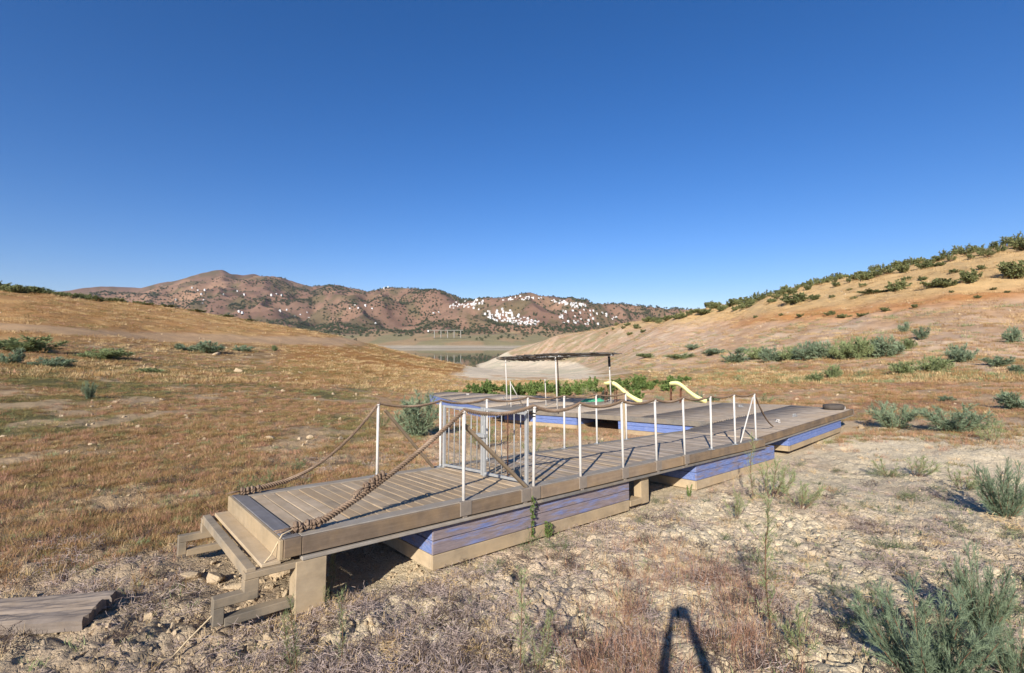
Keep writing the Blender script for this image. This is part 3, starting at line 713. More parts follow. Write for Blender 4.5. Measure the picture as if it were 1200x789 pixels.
# stray rail posts on the platform
def plat_px(x, y):
    r = np.array([(x-600)/F, 1, (HOR-y)/F]); o = O2-np.array([0, 0, CZ]); k = (o@n2)/(r@n2); p = r*k-o
    return p@u2, p@v2
for (x, y) in ((599, 480), (640, 476)):
    a, b_ = plat_px(x, y); rope_post(plat, a, b_, 0, k=1.12)
a, b_ = plat_px(599, 480); a2, b2 = plat_px(613, 477)
MB().tube([(a, b_, 1.1), (a2, b2, .02)], .02, 6).build('brace', M['white'], plat)
a, b_ = plat_px(745, 512); 
tag(frame_empty('k', O2, u2, v2, n2)); bpy.data.objects.remove(bpy.data.objects['k'])
p_ = w1(5.95, 2.14, -.5); MB
st_ = MB().beam(p_, p_+Vector((.03, 0, 1.35)), .07, .05, (0, 1, 0), .004).build('stake', M['muddy']); tag(st_, 'pale timber stake standing in the ground beside the last far rope post', 'stake')
# grey board lying behind the gate
a, b_ = plat_px(597, 481.5)
bx = frame_empty('gangway_board', O2+u2*a+v2*b_+n2*.0, u2, v2, n2, label='grey board ramp lying on the platform edge behind the gate', cat='board')
for k in range(3): MB().box(-.7, .9, -1.1+k*.72, -1.1+k*.72+.70, .03, .10, .005).build('plank', M['edge'], bx)
for k in (-.5, .6): MB().box(k, k+.1, -1.1, 1.05, .0, .028).build('batten', M['side'], bx)
# tyre
a, b_ = plat_px(977, 480)
ty = frame_empty('tyre', O2+u2*a+v2*b_, u2, v2, n2, label='old rubber tyre lying flat on the far right corner of the platform', cat='tyre')
bm = bmesh.new(); prof = [(.20, .02), (.25, .0), (.31, .005), (.345, .035), (.352, .09), (.345, .145), (.31, .175), (.25, .18), (.20, .16), (.185, .15), (.215, .13), (.30, .13), (.32, .09), (.30, .05), (.215, .05), (.185, .03)]
sg = 48; rings = [[bm.verts.new(((R_+(.004 if k % 2 and i in (3, 4, 5) else 0))*math.cos(2*math.pi*k/sg), (R_+(.004 if k % 2 and i in (3, 4, 5) else 0))*math.sin(2*math.pi*k/sg), z_)) for i, (R_, z_) in enumerate(prof)] for k in range(sg)]
for k in range(sg):
    for i in range(len(prof)):
        f = bm.faces.new((rings[k][i], rings[(k+1) % sg][i], rings[(k+1) % sg][(i+1) % len(prof)], rings[k][(i+1) % len(prof)])); f.smooth = True
mb = MB(); mb.bm = bm; mb.build('tyre_casing', M['rubber'], ty)
MB().tube([(.193*math.cos(q), .193*math.sin(q), .03) for q in np.linspace(0, 2*math.pi, 30)], .012, 6).build('tyre_bead', M['rubber'], ty)
ty.scale = (.88, .88, .95)
# ------------------------------------------------------------------ pergola
def P2(x, y, h=0): a, b_ = plat_px(x, y); return Vector((a, b_, h))
perg = frame_empty('pergola', O2, u2, v2, n2, label='open shade shelter with ragged brushwood roof on four slim white posts, on the platform', cat='pergola')
pc = [Vector((11.0-8.3, 12.15, 0)), Vector((9.95-8.3, 8.0, 0)), Vector((13.9-8.3, 8.55, 0)), Vector((15.3-8.3, 13.0, 0))]
for k, p in enumerate(pc):
    o = MB().tube([p, p+Vector((0, 0, 2.08))], .027, 8).build('post', M['white' if k != 3 else 'rust'], perg)
for i in range(4): 
    a, b_ = pc[i], pc[(i+1) % 4]; d = (b_-a).normalized()*.35
    MB().tube([a-d+Vector((0, 0, 2.10)), b_+d+Vector((0, 0, 2.10))], .03, 6).build('roof_beam', M['steel'], perg)
def on_roof(f, g, z): 
    a = pc[1].lerp(pc[2], f); b_ = pc[0].lerp(pc[3], f); q = a.lerp(b_, g); return Vector((q.x, q.y, z))
V = []; Fc = []
for i in range(900):
    f = rnd.uniform(-.08, 1.1); g = rnd.uniform(-.12, 1.1); L = rnd.uniform(.5, 1.3); z = 2.14+rnd.uniform(0, .07)
    f0 = f-L/8; f1 = f+L/8; sag = 0
    if g > .25 and f < .55: sag = rnd.uniform(0, .22)*(1 if rnd.random() < .5 else .2)
    if not (-.16 < f0 and f1 < 1.16): continue
    a = on_roof(f0, g, z-sag*.3); b_ = on_roof(f1, g+rnd.uniform(-.05, .05), z-sag); w_ = rnd.uniform(.012, .03)
    d = (b_-a).normalized(); sd2 = d.cross(Vector((0, 0, 1)))*w_; up_ = Vector((0, 0, w_*.8)); bb = len(V)
    for p in (a, b_): V += [p-sd2, p+up_, p+sd2, p-up_]
    for q in range(4): Fc.append((bb+q, bb+(q+1) % 4, bb+4+(q+1) % 4, bb+4+q))
o = link('brushwood_roof', mesh_np('brushwood_roof', [tuple(v) for v in V], Fc), perg, M['thatch']); tag(o, kind='stuff')
for g in (.0, .33, .66, 1.0): MB().tube([on_roof(-.1, g, 2.135), on_roof(1.1, g, 2.135)], .018, 6).build('roof_batten', M['side'], perg)
MB().box(-.06,.06,-.03,.03,1.6,2.05,.01).build('post_wrap', M['black'], perg).location = pc[2]+Vector((0,0,0))
# ------------------------------------------------------------------ slides
def slide(xa, ya, xb, yb, Y, label):
    a = Vector(W(xa, ya, Y)); b_ = Vector(W(xb, yb, Y-.6)); root = empty('water_slide', (b_.x, b_.y, b_.z), label=label, cat='slide')
    n_ = 14; V = []; Fc = []; d = Vector((b_.x-a.x, b_.y-a.y, 0)).normalized(); sd3 = Vector((-d.y, d.x, 0))
    H_ = a.z-b_.z; L = (Vector((b_.x-a.x, b_.y-a.y, 0))).length
    for i in range(n_+1):
        f = i/n_; z = H_*(1-sst(.15, 1.0, np.array(f))*1.0) if f > .15 else H_; z = float(z)+.03*math.sin(f*9)
        c = a+d*L*f; c.z = b_.z+z
        for k in range(9):
            ph = -1.0+2.0*k/8; rr2 = .21; o = sd3*(math.sin(ph*1.45)*rr2); up_ = (1-math.cos(ph*1.45))*rr2*.9
            V.append((c.x+o.x-b_.x, c.y+o.y-b_.y, c.z+up_-b_.z))
    for i in range(n_):
        for k in range(8): q = i*9+k; Fc.append((q, q+1, q+10, q+9))
    me = mesh_np('chute', V, Fc); me.polygons.foreach_set('use_smooth', np.ones(len(me.polygons), bool))
    o = link('chute', me, root, M['yellow']); sol = o.modifiers.new('s', 'SOLIDIFY'); sol.thickness = .035
    al = a-b_; gz = macro(np.array([a.x]), np.array([a.y]))[0]-b_.z
    for s3 in (-.24, .24):
        for f in (.03, .3):
            p = al+d*L*f+sd3*s3; MB().tube([(p.x, p.y, p.z-.02 if f < .1 else p.z-H_*.12), (p.x, p.y, gz-.05)], .022, 6).build('leg', M['rust'], root)
    for k in range(3): 
        z = gz+(al.z-gz)*(k+1)/4; p = al+d*L*.03; MB().tube([p+sd3*.24+Vector((0, 0, z-p.z)), p-sd3*.24+Vector((0, 0, z-p.z))], .016, 6).build('rung', M['rust'], root)
slide(709, 452, 752, 474, 21.8, 'pale yellow curved water slide left of the other, behind the last far rope post')
slide(785, 452.5, 828, 474, 20.6, 'pale yellow curved water slide on the right, at the back edge of the platform')
# green hull
c = Vector(W(695, 474, 22.5)); hull = empty('kayak', c, .15, label='small overturned turquoise plastic kayak at the back of the platform', cat='kayak')
V = []; Fc = []
for i in range(17):
    f = i/16*2-1; wd = .36*(1-abs(f)**2.4)+.01; hh = .26*(1-abs(f)**3)+.01
    for k in range(9): ph = math.pi*k/8; V.append((f*.75, -math.cos(ph)*wd, math.sin(ph)**.7*hh))
for i in range(16):
    for k in range(8): q = i*9+k; Fc.append((q, q+9, q+10, q+1))
me = mesh_np('hull', V, Fc); me.polygons.foreach_set('use_smooth', np.ones(len(me.polygons), bool)); link('hull', me, hull, M['green_plastic'])
MB().tube([(-.7, 0, .08), (-.3, 0, .262), (.3, 0, .262), (.7, 0, .08)], .02, 6).build('keel', M['green_plastic'], hull)
for e in (-.745, .745): MB().tube([(e, -.04, .02), (e*1.03, 0, .05), (e, .04, .02)], .012, 6).build('carry_loop', M['black'], hull)
# ------------------------------------------------------------------ old timber slab, bottom left
zg = ground1(-4.1, 3.9)
tb = empty('timber_slab', (-4.33, 4.0, zg-.012), label='weathered grey plank slab half bedded in the dirt at the lower left corner', cat='timber'); tb.rotation_euler = (.03, -.02, .13)
def slab_board(y0, y1, x1, sd_):
    r = random.Random(sd_); bm = bmesh.new(); n_ = 26; m_ = 6; top = [[None]*(m_+1) for _ in range(n_+1)]
    for i in range(n_+1):
        for j in range(m_+1):
            x = -1.35+(x1+1.35)*i/n_; y = y0+(y1-y0)*j/m_
            y += (.012*math.sin(x*5+sd_)+.006*r.uniform(-1, 1)) if j in (0, m_) else 0
            x += r.uniform(-.02, .01) if i == n_ else 0
            z = .085-.02*(j in (0, m_))+.006*r.uniform(-1, 1)+.008*math.sin(x*3+sd_)
            top[i][j] = bm.verts.new((x, y, z))
    for i in range(n_):
        for j in range(m_): bm.faces.new((top[i][j], top[i+1][j], top[i+1][j+1], top[i][j+1]))
    ret = bmesh.ops.extrude_face_region(bm, geom=bm.faces[:]); 
    for v in [g for g in ret['geom'] if isinstance(g, bmesh.types.BMVert)]: v.co.z -= .085
    mb = MB(); mb.bm = bm; return mb.build('plank', M['oldwood'], tb)
slab_board(-.23, -.085, .86, 1); slab_board(-.072, .06, .83, 2); slab_board(.074, .20, .86, 3)
# ================================================================== vegetation
def rot_to(d, ang, r):
    d = d/np.linalg.norm(d); a = np.cross(d, r.normal(size=3)); a /= np.linalg.norm(a)
    v = d*math.cos(ang)+a*math.sin(ang); return v/np.linalg.norm(v)
def bush_mesh(name, seed, stems=12, spread=.7, twigs=24, leaves=20, ll=.04, lw=.006, tw=.22, fan=.5, lo=.15, upc=.5, leafmat='tam', quad=False, stem_r=.008, flat=1.0):
    r = np.random.default_rng(seed); SV = []; SF = []; P = []; D = []; LL = []
    def tube(pts, r0, r1, k=4):
        b_ = len(SV); n_ = len(pts)
        for i, p in enumerate(pts):
            rr2 = r0+(r1-r0)*i/(n_-1); d = pts[min(i+1, n_-1)]-pts[max(i-1, 0)]; d = d/np.linalg.norm(d); a = np.cross(d, [.3, .8, .1]); a /= np.linalg.norm(a); c = np.cross(d, a)
            for q in range(k): SV.append(p+(a*math.cos(2*math.pi*q/k)+c*math.sin(2*math.pi*q/k))*rr2)
        for i in range(n_-1):
            for q in range(k): SF.append((b_+i*k+q, b_+i*k+(q+1) % k, b_+(i+1)*k+(q+1) % k, b_+(i+1)*k+q))
    for s_ in range(stems):
        a = r.uniform(0, 2*math.pi); tilt = spread*math.sqrt(r.uniform(.02, 1)); L = r.uniform(.65, 1.0)*(1-.25*tilt)
        d = np.array([math.cos(a)*math.sin(tilt), math.sin(a)*math.sin(tilt), math.cos(tilt)]); p = np.array([math.cos(a), math.sin(a), 0])*.05*r.uniform(0, 1); p[2] = -.03
        pts = [p]; n_ = 7
        for i in range(n_):
            d = d+np.array([0, 0, upc*.12])+r.normal(size=3)*.07; d /= np.linalg.norm(d); p = p+d*L/n_*np.array([1, 1, flat]); pts.append(p)
        tube(pts, stem_r, stem_r*.35)
        pts = np.array(pts)
        for t_ in range(twigs):
            f = lo+(1-lo)*(t_+r.uniform(0, 1))/twigs; q = f*n_; i = min(int(q), n_-1); b_ = pts[i]*(1-(q-i))+pts[i+1]*(q-i); dd = pts[i+1]-pts[i]
            td = rot_to(dd, r.uniform(.3, .9), r); td[2] += .15; tl = tw*r.uniform(.4, 1.1)*(1-.55*f); e = b_+td*tl
            if stems*twigs < 700: tube([b_, e], stem_r*.3, stem_r*.12, 3)
            u_ = r.uniform(.05, 1.05, leaves)[:, None]; pp = b_+(e-b_)*u_; P.append(pp)
            dl = td[None, :]+r.normal(size=(leaves, 3))*fan; D.append(dl/np.linalg.norm(dl, axis=1)[:, None]); LL.append(ll*r.uniform(.6, 1.3, leaves))
    P = np.concatenate(P); D = np.concatenate(D); LL = np.concatenate(LL)[:, None]
    sdv = np.cross(D, r.normal(size=P.shape)); sdv /= np.linalg.norm(sdv, axis=1)[:, None]+1e-9
    wv = sdv*lw*r.uniform(.7, 1.4, (len(P), 1))
    if quad:
        V = np.stack([P, P+D*LL*.5+wv, P+D*LL, P+D*LL*.5-wv], 1); Fc = np.arange(len(P)*4).reshape(-1, 4)
    else:
        V = np.stack([P-wv*.6, P+wv*.6, P+D*LL], 1); Fc = np.arange(len(P)*3).reshape(-1, 3)
    fm = mesh_np(name+'_foliage', V.reshape(-1, 3), Fc); fm.materials.append(M[leafmat])
    sm_ = mesh_np(name+'_stems', np.array(SV), SF); sm_.materials.append(M['stem'])
    return fm, sm_
M['shadow_twig'] = leaf_mat('shadow_dark_twigs', lin((64, 54, 48)), lin((112, 94, 84)), .05)  # dark clumps added to stand in for the shade specks of low shrubs
M['weedgreen'] = leaf_mat('dull_green_weed', lin((88, 96, 66)), lin((132, 138, 100)), .15)
M['brown'] = leaf_mat('brown_grass', lin((116, 88, 58)), lin((160, 124, 84)), .1)
PRO = {
 'near': [bush_mesh('near_tamarisk', 50+i, 22, .95, 40, 36, .045, .0034, .24, .42, .06) for i in range(2)],
 'mid': [bush_mesh('tamarisk', 60+i, 18, 1.0, 22, 18, .09, .009, .26, .6, .05) for i in range(3)],
 'sparse': [bush_mesh('thin_tamarisk', 70+i, 8, .9, 14, 12, .08, .006, .22, .5, .2, leafmat='tamg', stem_r=.006) for i in range(3)],
 'far': [bush_mesh('far_tamarisk', 80+i, 20, 1.1, 14, 12, .13, .02, .28, .6, .05, leafmat='tam' if i else 'tamg', flat=.95) for i in range(3)],
 'hill': [bush_mesh('hill_shrub', 90+i, 20, 1.15, 10, 12, .10, .028, .32, 1.2, .05, leafmat='shrub', quad=True, flat=.9) for i in range(3)],
 'open': [bush_mesh('open_shrub', 130+i, 11, .8, 10, 9, .10, .024, .26, .8, .3, leafmat='shrub', quad=True, stem_r=.014) for i in range(2)],
 'bright': [bush_mesh('leafy_bush', 100+i, 14, .8, 10, 12, .12, .03, .26, .9, .1, leafmat='bright', quad=True) for i in range(3)],
 'weed': [bush_mesh('tall_weed', 110+i, 1+i, .12+.1*i, 34, 12, .06, .0035, .17, .5, .12, leafmat='tamg', stem_r=.006) for i in range(3)],
 'herb': [bush_mesh('leafy_weed', 120+i, 5, .5, 16, 12, .07, .014, .14, .9, .1, leafmat='bright', quad=True, stem_r=.008) for i in range(2)],
}
def plant(kind, name, x, y, h_px, w_px, label, cat, group=None, var=None, Y=None, dz=0, base=None):
    if base is None:
        if Y is None: X_, Y_ = hit(x, y)
        else: X_, Y_ = (x-600)/F*Y, Y
    else: X_, Y_ = base
    h = h_px/F*Y_; w_ = w_px/F*Y_/1.25 if kind != 'weed' else h
    fm, sm_ = PRO[kind][rnd.randrange(len(PRO[kind])) if var is None else var]
    root = bpy.data.objects.new(name, None); COL.objects.link(root); root.location = (X_, Y_, ground1(X_, Y_)-.02+dz); root.rotation_euler.z = rnd.uniform(0, 6.28)
    root.scale = (w_, w_, h*1.08); root.empty_display_size = .1
    tag(root, label, cat, group)
    for nm, me in (('foliage', fm), ('stem', sm_)):
        c = bpy.data.objects.new(nm, me); COL.objects.link(c); c.parent = root
    return root
# --- singled-out plants
plant('near', 'tamarisk_shrub', 1085, 800, 146, 165, 'biggest blue-green tamarisk bush, in the foreground at the lower right', 'shrub', var=0)
plant('near', 'tamarisk_shrub', 1150, 745, 112, 80, 'upright tamarisk behind and right of the biggest foreground bush', 'shrub', var=1)
plant('near', 'tamarisk_shrub', 1192, 800, 90, 70, 'low dark tamarisk cut off by the lower right corner of the photo', 'shrub', var=1)
plant('sparse', 'tamarisk_shrub', 1020, 728, 40, 60, 'small low tamarisk casting shade left of the biggest foreground bush', 'shrub')
plant('near', 'tamarisk_shrub', 1178, 606, 80, 70, 'feathery green tamarisk at the right edge, halfway down the bare clay', 'shrub', var=0)
plant('mid', 'tamarisk_shrub', 1047, 502, 38, 56, 'rounded dark tamarisk standing alone to the right of the tyre', 'shrub')
plant('mid', 'tamarisk_shrub', 1118, 506, 40, 78, 'wide pale tamarisk next to the rounded dark one, right of the tyre', 'shrub')
plant('sparse', 'tamarisk_shrub', 1162, 520, 34, 50, 'thin sprawling tamarisk right of the wide pale one', 'shrub')
plant('sparse', 'tamarisk_shrub', 1075, 562, 34, 62, 'sparse grey-green bush on the clay below the rounded dark tamarisk', 'shrub')
plant('sparse', 'tamarisk_shrub', 1128, 575, 34, 66, 'sparse bush with black twigs left of the feathery tamarisk at the right edge', 'shrub')
plant('sparse', 'tamarisk_shrub', 1042, 560, 30, 40, 'small wiry plant just left of the sparse grey-green bush on the clay', 'shrub')
plant('sparse', 'tamarisk_shrub', 905, 585, 62, 80, 'pale straggly bush growing against the side of the second blue float', 'shrub', var=0)
plant('sparse', 'tamarisk_shrub', 938, 600, 50, 60, 'straggly plant right of the pale bush by the second blue float', 'shrub', var=1)
plant('sparse', 'tamarisk_shrub', 862, 610, 46, 40, 'thin weed in front of the near end of the second blue float', 'weed', var=2)
plant('weed', 'dark_stalk_weed', 882, 585, 80, 30, 'dark upright stalk plant in front of the last white rope post', 'weed', var=0)
plant('mid', 'tamarisk_shrub', 492, 512, 58, 66, 'dense grey-green tamarisk just behind the walkway, left of the gate', 'shrub', var=0)
plant('sparse', 'tamarisk_shrub', 445, 505, 30, 34, 'small green plant by the first far rope post', 'shrub')
plant('mid', 'tamarisk_shrub', 700, 502, 26, 34, 'round green bush inside the platform bay, below the kayak', 'shrub', base=(2.1, 12.1))
plant('sparse', 'tamarisk_shrub', 640, 500, 26, 34, 'pale bush in the platform bay just right of the gate', 'shrub', base=(.55, 12.6))
plant('sparse', 'tamarisk_shrub', 560, 505, 40, 50, 'pale bush in the platform bay seen through the gate', 'shrub', base=(-.9, 13.5))
plant('sparse', 'tamarisk_shrub', 680, 505, 30, 34, 'straw-coloured bush in the platform bay beside the round green one', 'shrub', base=(1.4, 11.4))
plant('sparse', 'tamarisk_shrub', 285, 585, 42, 46, 'green feathery plant behind the back corner of the deck end', 'shrub', var=0)
plant('sparse', 'tamarisk_shrub', 318, 570, 26, 40, 'low green plant under the far rope, right of the back corner', 'shrub')
plant('sparse', 'tamarisk_shrub', 345, 552, 20, 40, 'faint grey-green plant behind the middle of the slanting far rope', 'shrub')
plant('weed', 'tall_weed', 385, 702, 66, 30, 'bright green sprig growing beside the front timber leg', 'weed', var=2)
plant('weed', 'tall_weed', 345, 795, 100, 30, 'green stalks at the bottom edge, left of the lone tall stalk', 'weed', var=1)
plant('weed', 'tall_weed', 380, 712, 32, 40, 'small green weed at the foot of the front timber leg', 'weed', var=1)
plant('weed', 'tall_weed', 398, 785, 96, 30, 'thin weed stalk in front of the first float, by the lower edge', 'weed', var=0)
plant('weed', 'tall_weed', 613, 790, 135, 30, 'lone tall reddish stalk with feathery green needles at the bottom centre', 'weed', var=0)
plant('weed', 'tall_weed', 632, 792, 80, 30, 'shorter green stalks right of the lone tall stalk at the bottom centre', 'weed', var=2)
plant('weed', 'tall_weed', 900, 752, 175, 40, 'very tall bending weed stalk rising in front of the right-hand clay', 'weed', var=0)
plant('sparse', 'tall_weed', 940, 770, 70, 70, 'yellow-green weed clump at the foot of the very tall bending stalk', 'weed', var=2)
plant('herb', 'leafy_weed', 622, 634, 66, 52, 'dark leafy weed growing up the side of the first blue float', 'weed', var=0)
plant('herb', 'leafy_weed', 642, 628, 30, 40, 'small leafy weed right of the taller one by the first blue float', 'weed', var=1)
plant('herb', 'leafy_weed', 808, 582, 18, 16, 'tiny weed in front of the corner of the second float', 'weed', var=1)
plant('mid', 'tamarisk_shrub', 105, 468, 26, 16, 'small upright green bush in the middle of the left field', 'shrub')
plant('far', 'tamarisk_shrub', 38, 413, 24, 80, 'wide dark green bush at the left edge, below the track', 'shrub')
plant('far', 'tamarisk_shrub', 15, 428, 22, 30, 'small bush just below the wide dark one at the left edge', 'shrub')
plant('far', 'tamarisk_shrub', 62, 430, 14, 50, 'low flat green bush under the wide dark one on the left', 'shrub')
plant('far', 'tamarisk_shrub', 118, 420, 16, 64, 'pale green mound of shrub right of the wide dark one', 'shrub')
plant('far', 'tamarisk_shrub', 245, 414, 17, 42, 'green bush beside the pale stones under the track, mid left', 'shrub')
plant('far', 'tamarisk_shrub', 285, 412, 9, 26, 'low bush right of the one beside the pale stones', 'shrub')
plant('far', 'tamarisk_shrub', 215, 411, 10, 26, 'low bush left of the one beside the pale stones', 'shrub')
plant('far', 'tamarisk_shrub', 178, 438, 9, 36, 'small green patch in the left field below the pale stones', 'shrub')
plant('far', 'tamarisk_shrub', 322, 411, 9, 8, 'tiny lone bush on the left field near the end of the track', 'shrub')
# --- the big green band on the right flat, and its neighbours
BX = [862,885,905,925,945,965,985,1003,1020,1038,1060,873,840,800,760,812]
ORD = ['%s from its left end' % q for q in 'first second third fourth fifth sixth seventh eighth ninth tenth eleventh twelfth thirteenth fourteenth fifteenth'.split()]+['last at its right end']
for i, (x, y, h, w_) in enumerate([(862,424,14,34),(885,420,18,34),(905,424,22,34),(925,423,24,36),(945,425,26,38),(965,424,26,38),(985,424,28,36),(1003,424,34,34),(1020,420,26,30),(1038,421,30,42),(1060,414,16,24),(873,412,10,30),(840,414,9,40),(800,422,9,40),(760,420,6,36),(812,410,7,26)]):
    plant('far', 'tamarisk_shrub', x, y, h, w_, 'blue-green tamarisk in the long band on the right flat, %s' % ORD[sorted(BX).index(x)], 'shrub', 'tamarisks in the long band on the right flat')
for i, (x, y, h, w_, lb_) in enumerate([(1092,436,24,40,'pale tamarisk right of and below the long green band'),(1062,440,20,34,'low tamarisk between the long green band and the pale one'),(1125,430,24,34,'feathery tamarisk right of the pale one below the long band'),(1186,404,22,22,'upright green bush on stony ground near the right edge'),(1080,400,18,20,'lone bush on stony ground above the long green band'),(1060,392,14,14,'tiny bush above the right end of the long green band'),(1170,432,14,36,'low bush near the right edge of the right flat'),(1195,438,12,30,'dark low bush cut by the right edge on the flat'),(1190,478,24,50,'thin bush at the right edge above the bare clay')]):
    plant('far', 'tamarisk_shrub', x, y, h, w_, lb_, 'shrub')
SB = [870,905,932,955,975,1005,895,1110,835]
for x, y, h, w_ in [(870,448,10,26),(905,450,12,24),(932,450,12,24),(955,447,14,22),(975,444,22,22),(1005,444,12,26),(895,472,16,34),(1110,470,8,20),(835,470,10,20)]:
    plant('sparse' if w_ > 22 else 'far', 'tamarisk_shrub', x, y, h, w_, 'small pale bush between the platform and the long green band, %s' % ['leftmost', 'second from the left', 'third from left', 'fourth from the left', 'middle of the nine', 'fourth from the right', 'third from right', 'second from the right', 'rightmost and nearest the edge'][sorted(SB).index(x)], 'shrub', 'small bushes behind the platform on the right')
# --- the bright green thicket behind the platform
for k in range(34):
    x = 528+k*8.4+rnd.uniform(-3, 3); Yb = 37+rnd.uniform(-4, 7)
    if 560 < x < 800: plant('bright', 'leafy_bush', x, 0, rnd.uniform(9, 22)*(1 if x < 690 else .7), rnd.uniform(12, 30), 'bright green leafy bush in the thicket behind the pergola', 'bush', 'leafy bushes in the thicket behind the platform', Y=Yb)
    else: plant('bright', 'leafy_bush', x, 0, rnd.uniform(5, 10), rnd.uniform(12, 20), 'bright green leafy bush in the thicket behind the pergola', 'bush', 'leafy bushes in the thicket behind the platform', Y=Yb+5)
plant('sparse', 'dry_bush', 690, 0, 17, 26, 'straw-coloured dry bush in front of the green thicket', 'bush', Y=33, var=0)
plant('mid', 'tamarisk_shrub', 707, 0, 22, 26, 'blue-green bush below the left yellow slide', 'shrub', Y=25.5)
plant('mid', 'tamarisk_shrub', 772, 0, 18, 14, 'blue-green bush standing between the two yellow slides', 'shrub', Y=23)
plant('bright', 'leafy_bush', 745, 0, 22, 24, 'green bush just right of the left yellow slide', 'bush', Y=25)
plant('mid', 'tamarisk_shrub', 818, 0, 16, 16, 'blue-green bush behind the right yellow slide', 'shrub', Y=24)
# --- hill shrubs
for i, (x, y, h, w_, lb_) in enumerate([(932,356,16,34,'big round dark shrub on the right hillside, left of centre'),(1052,341,16,26,'round dark shrub in the middle of the right hillside'),(1020,346,6,36,'low spreading dark shrub left of the round one on the hillside'),(1094,340,13,34,'two-humped dark shrub on the right hillside'),(1138,334,20,24,'upright shrub between the two-humped one and the largest one'),(1188,326,26,34,'largest dark shrub, by the right edge of the hillside'),(875,358,13,28,'dark shrub low on the left part of the hillside'),(862,358,11,20,'small shrub touching the one low on the left of the hillside'),(838,362,10,18,'leftmost separate dark shrub below the hill crest'),(955,353,8,14,'small shrub right of the big round dark one'),(1112,338,9,26,'low shrub right of the two-humped one'),(825,369,8,28,'low dark shrub on the hill just above the pale slope')]):
    plant('hill', 'hill_shrub', x, y, h, w_, lb_, 'shrub')
for x, y, h, w_ in [(938,371,5,12),(972,370,7,14),(990,371,6,16),(1010,370,6,18),(1037,366,6,12),(1072,362,6,9),(1145,350,5,8),(1000,352,5,8),(975,350,5,8),(1010,336,6,12),(980,337,7,12),(1062,328,7,12),(1080,330,6,12),(1030,322,8,12),(1120,322,6,14),(1150,318,7,10),(905,356,7,12),(920,347,5,10),(915,372,4,6),(885,374,4,6),(1165,338,4,8),(995,340,4,8),(795,374,7,14),(770,377,6,14),(812,368,6,14),(1115,345,4,6),(1180,345,4,7)]:
    plant('hill', 'hill_shrub', x, y, h, w_, 'small dark shrub scattered over the right hillside', 'shrub', 'small shrubs on the right hillside')
# crest shrubs, right and left
def crest(xs):
    xs = np.asarray(xs, float); Yg = np.exp(np.linspace(math.log(60), math.log(440), 120)); XX = (xs[:, None]-600)/F*Yg; el_ = (macro(XX, np.broadcast_to(Yg, XX.shape))-CZ)/Yg
    return Yg[el_.argmax(1)]
crx = np.linspace(-20, 1240, 120); cry = crest(crx)
for k in range(96):
    x = 712+k*5.3+rnd.uniform(-2, 2); ys = np.interp(x, [700, 735, 800, 900, 1000, 1100, 1200, 1230], [386, 381, 368, 351, 332, 314, 298, 292])+rnd.uniform(-1, 5)
    Yc = np.interp(x, crx, cry)*rnd.uniform(.84, 1.0)
    h = np.interp(x, [700, 800, 1000, 1200], [5, 7, 10, 13])*rnd.uniform(.55, 1.3)
    plant('hill' if rnd.random() < .6 else 'open', 'hill_shrub', x, 0, h, h*rnd.uniform(1.2, 2.2), 'olive-green shrub in the row along the right hill crest', 'shrub', 'shrubs along the crest of the right hill', Y=Yc)
for k in range(60):
    x = -6+k*3.4+rnd.uniform(-2, 2); Yc = np.interp(x, crx, cry)*rnd.uniform(.95, 1.08)
    if x > 115 and k % 3: continue
    h = np.interp(x, [0, 60, 110, 200], [11, 9, 7, 3])*rnd.uniform(.7, 1.2)
    plant('hill', 'hill_shrub', x, 0, h, h*rnd.uniform(1.6, 2.6), 'olive-green shrub in the row along the left hill crest', 'shrub', 'shrubs along the crest of the left hill', Y=Yc)
for x, y in ((195,366),(230,372),(262,377),(290,381),(170,362)):
    plant('hill', 'hill_shrub', x, y-3, 4, 22, 'low green shrub on the far shoulder of the left hill', 'shrub', 'low shrubs on the shoulder of the left hill', Y=np.interp(x,[100,300],[112,150]))

